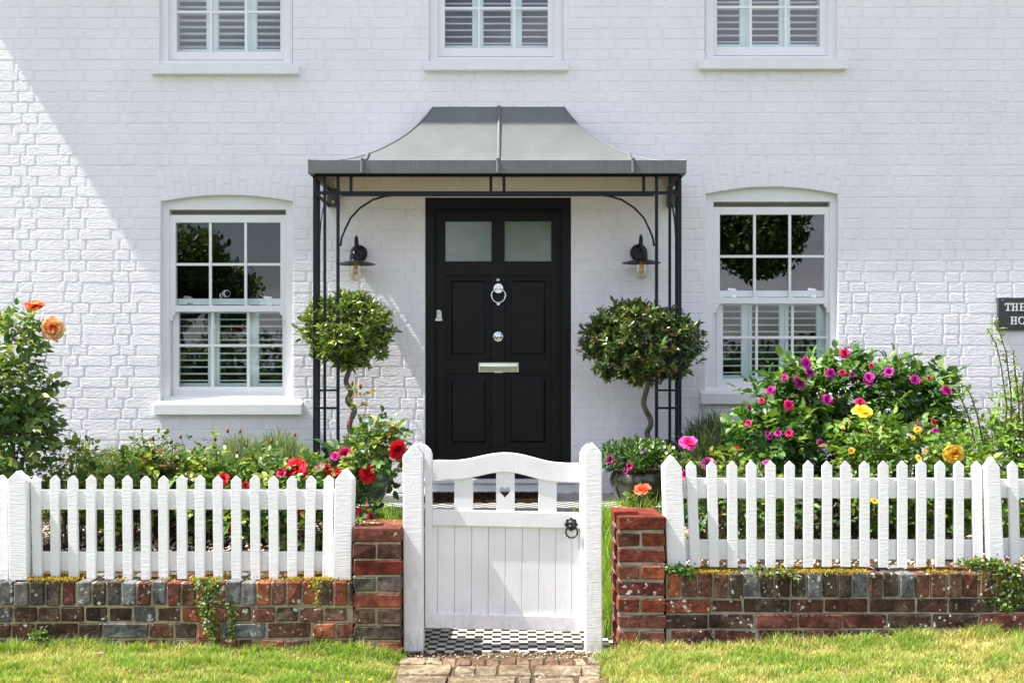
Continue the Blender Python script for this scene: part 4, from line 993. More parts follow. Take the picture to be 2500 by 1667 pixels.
mb = MB(); mb.pprism(gp([(262, 586), (1186, 586), (1186, 1140), (262, 1140)]), YGf + .022, .01); mb.build('backing_board', WOODV, GT)
mb = MB(); YH = YGf - .008; cx_, cy_ = 1394.5, 1280; pts = []
for i in range(48):
    t = 2 * math.pi * i / 48; r = 15.0 + 1.6 * math.cos(t * 8); pts.append((cx_ + r * math.cos(t), cy_ + r * math.sin(t) * 1.02))
mb.pprism(pts, YH + .002, .008)
mb.lathe(X(cx_, YH), YH, [(0, -.016), (.008, -.015), (.014, -.008), (.019, .002)], 18, axis='y', cz=Z(1277, YH))
hd = mb.build('latch_handle', m_plain('black_iron', (.02, .02, .022), .35, .3, ba=.3), GT, bevel=.0015)
mb = MB(); mb.torus((X(1395.3, YH), YH - .016, Z(1296.5, YH)), .0275, .0044, 40, 10, twist=.28); mb.build('ring', m_plain('twisted_iron', (.02, .02, .022), .3, .3), hd, smooth=True)

# ------------------------------------------------------------------ planting helpers
UP = np.array([0, 0, 1.0])
def ell_points(lobes, n, shell=.55):
    """points in a union of lobes (px,py,Y,rx_px,rz_px,ry_m), biased to the outside; returns pos, outward dir"""
    w = np.array([l[3] * l[4] * (l[6] if len(l) > 6 else 1) for l in lobes]); idx = rng.choice(len(lobes), n, p=w / w.sum())
    d = norm(rng.normal(size=(n, 3))); r = rng.uniform(shell ** 3, 1, n) ** (1 / 3)
    r = r + np.maximum(0, rng.normal(-.12, .12, n)); r *= 1 + .13 * np.sin(d[:, 0] * 7 + idx) * np.cos(d[:, 2] * 9 + idx * 2)
    c = np.array([tuple(P(l[0], l[1], l[2])) for l in lobes]); rad = np.array([(l[3] * l[2] / F, l[5], l[4] * l[2] / F) for l in lobes])
    return c[idx] + d * r[:, None] * rad[idx], d
def rose_leafset(pos, out, L, cols, nl=5, up=.5, wr=.62):
    """compound leaves: a rachis with nl leaflets"""
    n = len(pos); d = norm(out * [1, 1, .5] + UP * up * .4 + rng.normal(0, .45, (n, 3))); up_ = norm(UP + rng.normal(0, .45, (n, 3)) + out * .5)
    s = norm(np.cross(d, up_)); Vs = []; Fs = []; Cs = []; off = 0
    spec = [(1.0, 0, 1.0), (.62, 1, .85), (.62, -1, .85), (.25, 1, .7), (.25, -1, .7)][:nl]
    size = L * rng.uniform(.7, 1.25, n); C0 = cols
    for t, sd_, sc in spec:
        p = pos + d * (size * t * 1.15)[:, None]; dd = d if sd_ == 0 else norm(d * .45 + s * sd_ + rng.normal(0, .15, (n, 3)))
        V, Fc, C = leaves(p, dd, norm(up_ + rng.normal(0, .25, (n, 3))), size * sc * rng.uniform(.85, 1.15, n), np.full(n, wr * 1.15), C0 * rng.uniform(.9, 1.1, (n, 1)), .22, .16)
        Vs.append(V); Cs.append(C); Fs.append([f + off for f in Fc]); off += len(V)
    return np.concatenate(Vs), [np.concatenate([f[0] for f in Fs]), np.concatenate([f[1] for f in Fs])], np.concatenate(Cs)
def canes(parent, base, targets, r0=.006, mat=None, name='stems', wig=.06):
    mb = MB()
    for tg in targets:
        b = Vector(base) + Vector((random.uniform(-.06, .06), random.uniform(-.05, .05), 0)) if not isinstance(base, list) else Vector(random.choice(base))
        tg = Vector(tg); n = 8; pts = []
        for i in range(n + 1):
            t = i / n; p = b.lerp(tg, t); p.z = b.z + (tg.z - b.z) * (t ** .8)
            p += Vector((math.sin(t * 5 + tg.x * 9), math.cos(t * 4 + tg.y * 7), 0)) * wig * .4 * t * (1 - t) * 2
            pts.append(p)
        mb.tube(pts, [r0 * (1 - .65 * i / n) for i in range(n + 1)], 5)
    return mb.build(name, mat or STEM, parent, smooth=True)
RG = [(.045, .11, .02), (.07, .155, .025), (.10, .20, .03), (.035, .085, .022)]
def rose_bush(name, label, cat, base, lobes, n, L, cols, ncane=14, group=None, nl=5, shell=.45, mat=None, wr=.62, r0=.006, canemat=None):
    t = thing(name, label, cat, base, group)
    pos, out = ell_points(lobes, n, shell)
    pos[:, 2] = np.maximum(pos[:, 2], .34)
    V, Fc, C = rose_leafset(pos, out, L, pal(cols, n, .25), nl, wr=wr)
    mesh_np('foliage', V, Fc, C, mat or LEAF, t)
    k = rng.choice(n, ncane, replace=False); canes(t, base, [tuple(pos[i]) for i in k], r0, canemat)
    return t
def bloom(parent, px, py, Y, rpx, cols, face=(0, -.75, .65), layers=5, openness=1.0, name='rose_bloom', lab=None):
    """a rose: rings of cupped petals round an axis"""
    c = np.array(tuple(P(px, py, Y))); R0 = rpx * Y / F; ax = norm(np.array(face) + rng.normal(0, .12, 3)); e1 = norm(np.cross(ax, [0.3, .2, 1])); e2 = np.cross(ax, e1)
    V = []; Fq = []; C = []; off = 0; nu, nv = 5, 4
    for ly in range(layers):
        f = (ly + 1) / layers; npet = 4 + ly + (1 if ly > 2 else 0); tilt = (.15 + 1.15 * f * openness); plen = R0 * (.42 + .58 * f); pw = R0 * (.34 + .36 * f)
        for k in range(npet):
            lv = rng.uniform(.78, 1.18); rf = rng.uniform(.5, 1.6); a = 2 * math.pi * (k + .5 * (ly % 2)) / npet + rng.normal(0, .12); rd = e1 * math.cos(a) + e2 * math.sin(a); td = -e1 * math.sin(a) + e2 * math.cos(a)
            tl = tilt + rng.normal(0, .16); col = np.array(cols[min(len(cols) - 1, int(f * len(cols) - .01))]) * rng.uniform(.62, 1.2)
            for i in range(nu):
                u = i / (nu - 1) * 2 - 1
                for j in range(nv):
                    v = j / (nv - 1); ww = pw * math.sin(math.pi * (.16 + .62 * v)) * u
                    ang = tl * (.35 + .75 * v); ruf = .12 * R0 * rf * math.sin(u * 4.5 + k * 2 + ly) * v * v
                    r = plen * lv * v * math.sin(min(ang, 1.65)) + R0 * .04; h = plen * lv * v * math.cos(min(ang, 1.65)) * .8 - R0 * .1 * f + R0 * .10 * (1 - abs(u) ** 2) * -1 * v + ruf
                    cup = R0 * .16 * u * u * (1 - .5 * f)
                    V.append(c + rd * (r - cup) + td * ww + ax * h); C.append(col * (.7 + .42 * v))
            for i in range(nu - 1):
                for j in range(nv - 1):
                    q = off + i * nv + j; Fq.append((q, q + 1, q + nv + 1, q + nv))
            off += nu * nv
    o = mesh_np(name, np.array(V), [np.array(Fq)], np.clip(np.array(C), 0, 1), PETAL, parent)
    if lab: o['label'] = lab
    return o
def bud(parent, px, py, Y, rpx, col):
    mb = MB(); c = P(px, py, Y); r = rpx * Y / F; mb.lathe(c.x, c.y, [(r * .3, c.z - r * 1.3), (r * .9, c.z - r * .7), (r, c.z), (r * .7, c.z + r * .9), (r * .15, c.z + r * 1.6), (0, c.z + r * 1.7)], 8, col)
    g_ = (.10, .13, .03)
    mb.lathe(c.x, c.y, [(0, c.z - r * 2.0), (r * .6, c.z - r * 1.5), (r * .98, c.z - r * .6), (r * .9, c.z + r * .1)], 8, g_)
    mb.build('bud', PETAL, parent, smooth=True, color=True)
RED = [(.42, .005, .02), (.62, .008, .02), (.78, .012, .03)]; CRIM = [(.35, .004, .03), (.58, .01, .06), (.75, .03, .22)]
MAG = [(.22, .005, .11), (.40, .01, .22), (.50, .03, .32)]; PINK = [(.75, .01, .10), (.85, .03, .24), (.85, .10, .42)]
YEL = [(.90, .38, .02), (.95, .55, .03), (.95, .68, .10)]; ORG_ = [(.80, .12, .03), (.90, .32, .10), (.90, .50, .22)]; ORR = [(.85, .12, .02), (.88, .10, .03), (.90, .18, .10)]

# ------------------------------------------------------------------ bay trees in planters, glazed pots
def bay_tree(label, trunk, cr, Y, n, cols, tsx):
    b = P(trunk[-1][0], trunk[-1][1], Y); t = thing('bay_tree', label, 'tree', b, 'clipped bay trees beside the door')
    pts = [P(a, c, Y) for a, c in trunk][::-1]
    pts = [pts[0] + Vector((0, 0, -.06))] + pts
    fine = []
    for i in range(len(pts) - 1):       # smooth the corkscrew
        p0, p1, p2, p3 = pts[max(i - 1, 0)], pts[i], pts[i + 1], pts[min(i + 2, len(pts) - 1)]
        for k in range(5):
            u = k / 5; fine.append(.5 * ((2 * p1) + (p2 - p0) * u + (2 * p0 - 5 * p1 + 4 * p2 - p3) * u * u + (3 * p1 - p0 - 3 * p2 + p3) * u ** 3))
    fine.append(pts[-1]); n_ = len(fine)
    for i, p in enumerate(fine): p.y += .018 * math.sin(i * .55)
    cx, cy, rx, rz = cr; c = P(cx, cy, Y)
    mb = MB(); mb.tube(fine, [.0195 - .003 * i / n_ for i in range(n_)], 10)
    for k in range(26):
        a = random.uniform(0, 6.28); e = random.uniform(-.5, 1.2); d = Vector((math.cos(a) * math.cos(e) * rx * Y / F, math.sin(a) * math.cos(e) * .26, math.sin(e) * rz * Y / F)) * .85
        mb.tube([fine[-1], fine[-1].lerp(c + d, .5) + Vector((0, 0, .02)), c + d], [.009, .006, .003], 5)
    mb.build('trunk', BARK, t, smooth=True)
    lob = [(cx, cy, Y, rx * .9, rz * .9, .27, 2.2)] + [(cx + math.cos(a) * rx * .58, cy + math.sin(a) * rz * .55, Y + random.uniform(-.1, .1), rx * .44, rz * .46, .17, 1.3) for a in np.arange(0, 6.28, .8)]
    lob += [(cx + math.cos(a) * rx * .92, cy + math.sin(a) * rz * .86, Y - .05, rx * .16, rz * .18, .06, 1.6) for a in rng.uniform(0, 6.28, 9)]
    n = int(n * 1.9); pos, out = ell_points(lob, n, .6)
    k = 7; Vs = []; Fs = [[], []]; Cs = []; off = 0
    ax = norm(out + UP * .7 + rng.normal(0, .5, (n, 3))); u = norm(np.cross(ax, [.2, .3, 1])); v = np.cross(ax, u); tone = rng.uniform(.75, 1.25, (n, 1))
    for j in range(k):
        a = 2.4 * j + rng.uniform(0, 1.2, n); rd = u * np.cos(a)[:, None] + v * np.sin(a)[:, None]; f = (j + 1) / k
        d = norm(rd * (.35 + .75 * (1 - f) * rng.uniform(.5, 1.3, (n, 1))) + ax * (.35 + .6 * f) + rng.normal(0, .22, (n, 3))); p = pos + ax * (.045 * f - .03)
        V, Fc, C = leaves(p, d, norm(ax + rng.normal(0, .3, (n, 3))), rng.uniform(.030, .062, n), np.full(n, .40), pal(cols, n, .2) * tone, .3, .14)
        Vs.append(V); Cs.append(C); Fs[0].append(Fc[0] + off); Fs[1].append(Fc[1] + off); off += len(V)
    mesh_np('crown', np.concatenate(Vs), [np.concatenate(Fs[0]), np.concatenate(Fs[1])], np.concatenate(Cs), LEAFD, t)
BARK = m_brick('bark', .12, .1)
BARK = m_earth('twisted_bark', (.09, .075, .055), (.22, .19, .14), 60, .6)
bay_tree('bay tree with twisted stem left of the door, leaves coloured brighter as if sunlit', [(856, 890), (854, 903), (845, 933), (856, 957), (849.5, 979), (865, 1002), (856, 1028), (854, 1051), (867.5, 1073), (869.6, 1092)],
         (848, 808, 112, 88), 7.05, 520, [(.13, .21, .035), (.20, .29, .05), (.08, .15, .03), (.30, .35, .07)], 0)  # paler, yellower palette puts sunlight into this crown's leaf colours
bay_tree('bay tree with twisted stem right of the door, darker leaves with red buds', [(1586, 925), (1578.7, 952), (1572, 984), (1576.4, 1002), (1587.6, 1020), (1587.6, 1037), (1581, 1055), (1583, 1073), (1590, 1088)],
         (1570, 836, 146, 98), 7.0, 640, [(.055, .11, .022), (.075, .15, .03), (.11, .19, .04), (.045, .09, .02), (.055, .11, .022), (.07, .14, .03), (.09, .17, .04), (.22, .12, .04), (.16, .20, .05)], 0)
def planter(px0, px1, py, Y, label):
    a, b, zt = X(px0, Y), X(px1, Y), Z(py, Y); w = b - a; c = (a + b) / 2; Yc = Y + w * .5
    t = thing('planter', label, 'planter', (c, Yc, .43), 'square grey planters under the bay trees'); mb = MB(); zb = .427
    def ring(h, z): return [(c - h, Yc - h, z), (c + h, Yc - h, z), (c + h, Yc + h, z), (c - h, Yc + h, z)]
    R2 = [ring(w * .36, zb), ring(w * .46, zt - .05), ring(w * .46, zt - .03), ring(w * .5, zt - .025), ring(w * .5, zt), ring(w * .455, zt), ring(w * .45, zt - .04)]
    vs = [p for r in R2 for p in r]; mb.add(vs, [(i * 4 + k, i * 4 + (k + 1) % 4, i * 4 + 4 + (k + 1) % 4, i * 4 + 4 + k) for i in range(6) for k in range(4)]); mb.build('body', PLANT, t, bevel=.003)
    mb = MB(); mb.box(c - w * .45, c + w * .45, Yc - w * .45, Yc + w * .45, zt - .05, zt - .018); mb.build('compost', m_earth('compost', (.03, .02, .012), (.12, .08, .05), 80), t)
planter(783, 905, 1090, 6.90, 'square dark grey planter holding the left bay tree'); planter(1523, 1655, 1082, 6.90, 'square dark grey planter holding the right bay tree')
def m_glaze(name, a, b, c_):
    k = M_(name); n = k.noise(13, 6, (1, 1, .6), .65); c = k.ramp(n, [(.3, a), (.5, b), (.72, c_)]); return k.set(c, .22, spec=.7, normal=k.bump(k.noise(22, 4), .25, .004))
def pot(px, pyr, r_px, pyb, Y, mat, label):
    r = r_px * Y / F; zt = Z(pyr, Y); zb = max(Z(pyb, Y), .43); c = X(px, Y); h = zt - zb
    t = thing('glazed_pot', label, 'pot', (c, Y, zb)); mb = MB()
    mb.lathe(c, Y, [(r * .62, zb), (r * .72, zb + h * .15), (r * .9, zb + h * .4), (r * 1.0, zb + h * .62), (r * .95, zb + h * .8), (r * .86, zb + h * .88), (r * .93, zb + h * .93), (r * .99, zt - .004), (r * .96, zt), (r * .86, zt - .006), (r * .8, zt - .05)], 40); mb.build('body', mat, t, smooth=True)
    mb = MB(); mb.lathe(c, Y, [(0, zt - .03), (r * .82, zt - .035)], 24); mb.build('compost', SOIL, t)
pot(893, 1139, 64, 1226, 6.55, m_glaze('teal_glaze', (.010, .03, .035), (.02, .065, .07), (.05, .10, .09)), 'dark teal glazed pot left of the porch step')
pot(1560, 1138, 72, 1232, 6.5, m_glaze('olive_glaze', (.008, .011, .007), (.035, .04, .02), (.10, .085, .035)), 'mossy olive glazed pot right of the porch step')
def small_plant(label, lobes, base, n, L, cols, flowers, group=None, wr=.5):
    t = thing('bedding_plant', label, 'plant', base, group); pos, out = ell_points(lobes, n, .3)
    V, Fc, C = leaves(pos, norm(out + UP * .5 + rng.normal(0, .4, (n, 3))), norm(UP + out), rng.uniform(.7, 1.3, n) * L, np.full(n, wr), pal(cols, n), .25, .15); mesh_np('foliage', V, Fc, C, LEAF, t)
    k = rng.choice(n, min(10, n), replace=False); canes(t, base, [tuple(pos[i]) for i in k], .003, CANE)
    for (px, py, Y, r, cols_) in flowers:
        mb = MB(); c = P(px, py, Y); R1 = r * Y / F; ax = Vector((random.uniform(-.3, .1), -1, .35)).normalized(); e1 = ax.orthogonal().normalized(); e2 = ax.cross(e1); m_ = 15; vs = [tuple(c - ax * R1 * -.0 + ax * R1 * -.6)]
        cc = [cols_[0]]; 
        for rr, hh, cl in ((.3, -.25, 0), (.7, .02, 1), (1., .0, 1)):
            for i in range(m_):
                a = 2 * math.pi * i / m_; q = rr * (1 + (.08 * math.cos(5 * a) if rr > .5 else 0)); vs.append(tuple(c + (e1 * math.cos(a) + e2 * math.sin(a)) * R1 * q + ax * R1 * (hh + .08 * math.sin(5 * a) * rr))); cc.append(cols_[cl])
        fs = [(0, 1 + i, 1 + (i + 1) % m_) for i in range(m_)] + [(1 + k2 * m_ + i, 1 + (k2 + 1) * m_ + i, 1 + (k2 + 1) * m_ + (i + 1) % m_, 1 + k2 * m_ + (i + 1) % m_) for k2 in range(2) for i in range(m_)]
        mb.add(vs, fs); mb.c = cc; mb.build('flower', PETAL, t, smooth=True, color=True)
    return t
PET = ((.05, .0, .03), (.45, .01, .16)); WHT = ((.6, .5, .1), (.8, .8, .82)); VIO = ((.05, .01, .12), (.12, .03, .35))
small_plant('petunia with magenta trumpets at left rim of the olive pot', [(1497, 1115, 6.45, 30, 34, .1)], P(1515, 1150, 6.5), 300, .032, [(.04, .09, .02), (.06, .13, .025)], [(1490, 1122, 6.36, 10.5, PET), (1490, 1103, 6.42, 4, ((.02, 0, .01), (.12, .0, .05)))])
small_plant('bushy bedding plants with violet and white flowers filling the olive pot', [(1560, 1105, 6.5, 55, 32, .13), (1555, 1130, 6.38, 30, 30, .08), (1610, 1115, 6.5, 38, 34, .1)], P(1560, 1150, 6.5), 1100, .034, [(.05, .11, .02), (.10, .20, .03), (.16, .28, .06), (.04, .09, .02)],
            [(1537, 1138, 6.28, 8.5, PET), (1527, 1151, 6.27, 6, PET), (1536, 1119, 6.35, 5, VIO), (1570, 1098, 6.35, 5, VIO), (1592, 1090, 6.4, 4.5, WHT), (1584, 1101, 6.36, 4, WHT), (1622, 1090, 6.4, 4, WHT), (1644, 1092, 6.4, 4, WHT), (1627, 1105, 6.35, 4, WHT), (1562, 1110, 6.33, 4.5, VIO)])
small_plant('trailing plant with small purple flowers in the teal pot', [(880, 1100, 6.5, 52, 36, .13), (915, 1120, 6.45, 40, 28, .1)], P(893, 1145, 6.5), 700, .034, [(.04, .10, .02), (.07, .14, .03), (.12, .2, .05)],
            [(900, 1100, 6.36, 4, VIO), (935, 1112, 6.36, 4, VIO), (805, 1120, 6.4, 6, VIO), (912, 1098, 6.36, 4, MAG[:2]), (790, 1130, 6.4, 5, VIO)])

# ------------------------------------------------------------------ lavender clumps
def lavender(label, px, py, Y, rx, rz, n, hl, cols, spikes=30):
    base = P(px, py, Y); base.z = .35; t = thing('lavender_clump', label, 'lavender', base, 'grey green lavender clumps against the house')
    n = int(n * 1.7); rX = rx * Y / F; top = Z(py - rz, Y) - hl * .55
    u = rng.uniform(-1, 1, n); w = rng.uniform(-1, 1, n); dome = np.sqrt(np.clip(1 - u * u * .9, .05, 1)) * np.sqrt(np.clip(1 - w * w * .8, .1, 1))
    pos = np.stack([base.x + u * rX * 1.15, Y + w * .22, .34 + (top - .34) * dome * (rng.uniform(0, 1, n) ** .45)], 1)
    lean = np.stack([u * .5 + rng.normal(0, .35, n), w * .4 + rng.normal(-.1, .35, n), np.zeros(n)], 1)
    V, Fc, C = blades(pos, rng.uniform(.5, 1.2, n) * hl, lean, rng.uniform(.004, .007, n), pal(cols, n, .3)); mesh_np('foliage', V, Fc, C, LEAF, t)
    k = spikes; u = rng.uniform(-1, 1, k); pos = np.stack([base.x + u * rX, rng.normal(Y, .1, k), .34 + (top - .34) * (1 - u * u * .6) * .8], 1); h = rng.uniform(.08, .20, k)
    lean = np.stack([rng.normal(0, .3, k), rng.normal(-.1, .2, k), np.zeros(k)], 1)
    V, Fc, C = blades(pos, h, lean, np.full(k, .004), pal([(.14, .2, .10)], k)); o = mesh_np('flower_stalks', V, Fc, C, LEAF, t); o['kind'] = 'stuff'
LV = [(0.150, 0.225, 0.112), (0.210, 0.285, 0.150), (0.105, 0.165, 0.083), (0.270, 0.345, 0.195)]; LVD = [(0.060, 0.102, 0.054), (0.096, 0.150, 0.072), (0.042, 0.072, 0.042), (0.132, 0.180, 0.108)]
lavender('lavender clump beside the left trellis post', 680, 1150, 6.9, 85, 98, 3200, .11, LV)
lavender('lavender clump under the right end of the left window sill', 585, 1150, 7.0, 65, 92, 2000, .11, LV)
lavender('pale lavender clump under the left window', 440, 1160, 7.0, 100, 62, 2200, .10, LV)
lavender('pale lavender clump between the orange rose and the left window', 290, 1165, 7.0, 90, 78, 2000, .10, LV, 40)
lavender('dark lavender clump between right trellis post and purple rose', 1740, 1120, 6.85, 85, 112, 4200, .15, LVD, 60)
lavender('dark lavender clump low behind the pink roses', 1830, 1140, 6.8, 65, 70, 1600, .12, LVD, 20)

# ------------------------------------------------------------------ roses and shrubs, left bed
g1 = 'rose bushes in the flower beds'
b = P(45, 1340, 5.6); b.z = .34
t = rose_bush('rose_bush', 'tall rose with two peach orange blooms at the left picture edge', 'rose', b, [(20, 860, 5.6, 62, 70, .16), (45, 800, 5.6, 50, 36, .08), (20, 960, 5.6, 92, 90, .2), (30, 1080, 5.6, 95, 110, .2), (100, 830, 5.6, 32, 26, .06), (60, 1040, 5.55, 60, 60, .15), (-60, 1000, 5.7, 90, 150, .2)], 820, .052, [(.08, .17, .04), (.12, .23, .05), (.06, .13, .035), (.24, .32, .08)], 16, g1, shell=.3)
bloom(t, 128, 801, 5.45, 26, ORG_, (.05, -1, .15), 7, .95); bloom(t, 84, 747, 5.5, 22, ORG_[::-1], (.3, -.5, .8), 6, .85)
canes(t, b, [P(84, 760, 5.5), P(122, 815, 5.47), P(30, 790, 5.6)], .006, CANE, 'tall_stems')
GY = [(0.075, 0.163, 0.025), (0.138, 0.250, 0.025), (0.225, 0.338, 0.037), (0.062, 0.125, 0.025), (0.300, 0.350, 0.050)]
for (lab, px, w, top, n, cols, Yb) in (('low rose shrub with yellow green leaves next to the left fence post', 175, 75, 1085, 300, GY, 5.8),
        ('low rose shrub with copper tips below the pale lavender', 300, 75, 1100, 280, GY, 5.75),
        ('straggly rose shrub with rusty leaf tips left of the window centre', 395, 62, 1065, 300, [(.06, .12, .02), (.10, .17, .03), (.16, .08, .03), (.14, .22, .03)], 5.95),
        ('leafy rose shrub with pink buds below the left window', 505, 85, 1088, 400, GY, 5.9),
        ('leafy rose shrub with many small buds near the left trellis', 640, 80, 1100, 420, [(.07, .14, .025), (.12, .20, .03), (.05, .11, .02)], 5.95)):
    base = P(px, 1330, Yb); base.z = .34
    t = rose_bush('rose_bush', lab, 'rose', base, [(px, top + 70, Yb, w, 66, .16), (px - 20, top + 135, Yb, w * .8, 62, .17), (px + 25, top + 120, Yb - .05, w * .75, 70, .14)], n, .040, cols, 14, g1, shell=.2)
    tips = [P(px + random.uniform(-.8, .8) * w, top + random.uniform(-25, 15), Yb + random.uniform(-.1, .1)) for _ in range(5)]
    canes(t, base, tips, .004, CANE, 'tall_stems')
    for p in tips:
        q = (1250 + p.x * F / p.y, HY - (p.z - CH) * F / p.y)
        if random.random() < .75: bud(t, q[0], q[1], p.y, random.uniform(2.6, 4), random.choice([(.4, .12, .08), (.3, .03, .03), (.35, .2, .06)]))
        n2 = 7; ps = np.array([tuple(base.lerp(p, u)) for u in np.linspace(.55, .97, n2)]) + rng.normal(0, .01, (n2, 3)); V, Fc, C = rose_leafset(ps, norm(rng.normal(0, 1, (n2, 3))), .030, pal(cols, n2)); mesh_np('leaf_sprays', V, Fc, C, LEAF, t)
RL = [(0.062, 0.150, 0.031), (0.100, 0.213, 0.044), (0.163, 0.275, 0.062), (0.044, 0.112, 0.025), (0.275, 0.338, 0.062)]
b = P(820, 1330, 5.5); b.z = .34
t = rose_bush('rose_bush', 'sprawling rose bush with bright red blooms behind the left fence', 'rose', b, [(720, 1190, 5.5, 75, 60, .14), (830, 1150, 5.5, 80, 55, .14), (910, 1120, 5.55, 65, 70, .12), (940, 1070, 5.6, 35, 45, .07), (740, 1300, 5.45, 90, 70, .15), (860, 1270, 5.45, 60, 60, .13), (620, 1250, 5.4, 80, 60, .13)], 680, .045, RL, 24, g1, shell=.2)
stem = [P(898, 1060, 5.55), P(888, 1010, 5.55), P(876, 960, 5.56), P(868, 935, 5.57)]
canes(t, b, [stem[-1], P(966, 1080, 5.5), P(960, 1040, 5.55)], .0055, m_plain('red_cane', (.16, .03, .02), .5), 'tall_stems')
n2 = 16; ps = np.array([tuple(P(897 - 28 * u + 10 * math.sin(u * 9), 1065 - 115 * u, 5.53)) for u in np.linspace(0, 1, n2)]); V, Fc, C = rose_leafset(ps, norm(rng.normal(0, 1, (n2, 3)) * [1, .4, .3]), .036, pal([(.20, .26, .03), (.12, .2, .03), (.35, .25, .03)], n2)); mesh_np('leaf_sprays', V, Fc, C, LEAF, t)
n2 = 12; ps = np.array([tuple(P(935 + 45 * u, 1060 - 20 * u + 8 * math.sin(u * 7), 5.5)) for u in np.linspace(0, 1, n2)]); V, Fc, C = rose_leafset(ps, norm(rng.normal(0, 1, (n2, 3)) * [1, .4, .6]), .034, pal([(.12, .2, .03), (.4, .2, .03), (.08, .15, .03)], n2)); mesh_np('leaf_sprays', V, Fc, C, LEAF, t)
for px, py, r, cl, fc in ((721, 1143, 26, RED, (-.3, -.7, .5)), (690, 1152, 16, CRIM, (-.6, -.4, .7)), (544, 1168, 15, RED, (.2, -.7, .7)), (600, 1188, 13, RED, (0, -.8, .6)), (824, 1154, 24, RED, (0, -.5, .8)), (897, 1157, 22, RED, (.1, -.95, .3)), (970, 1098, 22, RED, (.7, -.7, .1)),
                           (842, 1108, 17, CRIM, (.3, -.8, .5)), (818, 1113, 11, PINK, (-.4, -.8, .4)), (781, 1139, 12, PINK, (-.2, -.8, .5)), (797, 1142, 10, RED, (.3, -.7, .4)), (888, 1248, 15, RED, (.2, -.9, .4)), (901, 1262, 12, CRIM, (.4, -.9, .2)), (718, 1248, 14, RED, (0, -.8, .5)), (565, 1290, 9, RED, (0, -.9, .3)), (744, 1160, 10, PINK, (.4, -.8, .2))):
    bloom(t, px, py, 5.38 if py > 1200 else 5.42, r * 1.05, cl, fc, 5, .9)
for px, py, r, c in ((860, 935, 4, (.3, .12, .08)), (880, 942, 4.5, (.7, .06, .1)), (960, 1040, 4.5, (.12, .06, .04)), (829, 1095, 4, (.5, .2, .15)), (740, 1120, 4, (.6, .08, .1)), (848, 945, 3.5, (.2, .12, .05)), (663, 1075, 4, (.35, .12, .1)), (720, 1060, 3.6, (.35, .12, .1)), (556, 1050, 4, (.4, .15, .1)), (586, 1052, 3.4, (.3, .1, .08))): bud(t, px, py, 5.5, r, c)

# ------------------------------------------------------------------ roses and shrubs, right bed
b = P(2060, 1330, 6.3); b.z = .34
PB = [(0.043, 0.117, 0.021), (0.070, 0.166, 0.027), (0.107, 0.219, 0.038), (0.032, 0.091, 0.021), (0.171, 0.277, 0.053)]
t = rose_bush('rose_bush', 'large dark leaved rose bush covered in magenta blooms', 'rose', b, [(2080, 990, 6.4, 200, 110, .32, 1.4), (1930, 1000, 6.3, 110, 110, .22), (1900, 1090, 6.2, 110, 90, .25), (2210, 990, 6.45, 100, 90, .25), (2060, 905, 6.45, 60, 45, .12), (1965, 925, 6.35, 60, 40, .12), (2180, 915, 6.45, 95, 40, .14), (2060, 1110, 6.2, 160, 100, .3), (2270, 1010, 6.4, 75, 60, .18), (2290, 950, 6.4, 50, 30, .1)], 1700, .060, PB, 26, g1, shell=.35, r0=.008)
canes(t, b, [P(2065, 868, 6.4), P(1968, 900, 6.3), P(2198, 895, 6.4), P(2266, 915, 6.4), P(1826, 1000, 6.2)], .005, CANE, 'tall_stems')
cr6 = [(880, 240, 14, 0), (835, 372, 17, 0), (733, 338, 9, 1), (1045, 310, 13, 0), (1140, 172, 12, 2), (640, 425, 12, 1), (762, 523, 13, 2), (1020, 483, 14, 0), (1247, 505, 12, 2), (1305, 340, 14, 0), (1440, 298, 12, 0), (1190, 318, 7, 1), (1310, 375, 9, 0), (1615, 352, 13, 0), (1830, 425, 13, 1), (980, 783, 13, 0), (690, 712, 9, 0), (765, 712, 10, 2),
       (635, 735, 8, 0), (580, 490, 7, 2), (490, 643, 8, 2), (495, 540, 8, 1), (905, 305, 11, 0), (1320, 255, 6, 2), (1655, 655, 12, 0), (1740, 635, 9, 2), (1580, 700, 7, 2), (1125, 305, 9, 2), (1755, 700, 9, 0), (1730, 850, 8, 0), (1280, 700, 5, 0), (1710, 340, 6, 2), (620, 715, 7, 0)]
for x, y, r, c in cr6:
    px, py = 1650 + x / 2.767, 800 + y / 2.767; Yb = 5.90 if py > 960 else (6.02 if px < 2000 else 6.08)
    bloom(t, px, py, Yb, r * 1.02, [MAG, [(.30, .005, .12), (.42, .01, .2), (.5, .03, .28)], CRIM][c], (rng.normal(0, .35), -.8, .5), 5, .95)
for _ in range(14): bud(t, random.uniform(1880, 2290), random.uniform(905, 1080), 6.0, random.uniform(2.4, 3.6), random.choice([(.35, .02, .14), (.25, .10, .07), (.30, .16, .08), (.16, .22, .05)]))
for x, y in ((890, 205), (1165, 130), (1522, 245), (1705, 300), (1325, 245), (1878, 395), (730, 290), (1070, 405), (1180, 128), (780, 300), (600, 700), (1330, 320)): bud(t, 1650 + x / 2.767, 800 + y / 2.767, 6.2, random.uniform(2.2, 3.2), random.choice([(.4, .05, .1), (.35, .3, .08), (.3, .1, .06)]))
b = P(2200, 1330, 5.7); b.z = .34
YB = [(0.100, 0.200, 0.025), (0.163, 0.275, 0.037), (0.250, 0.362, 0.062), (0.062, 0.138, 0.025)]
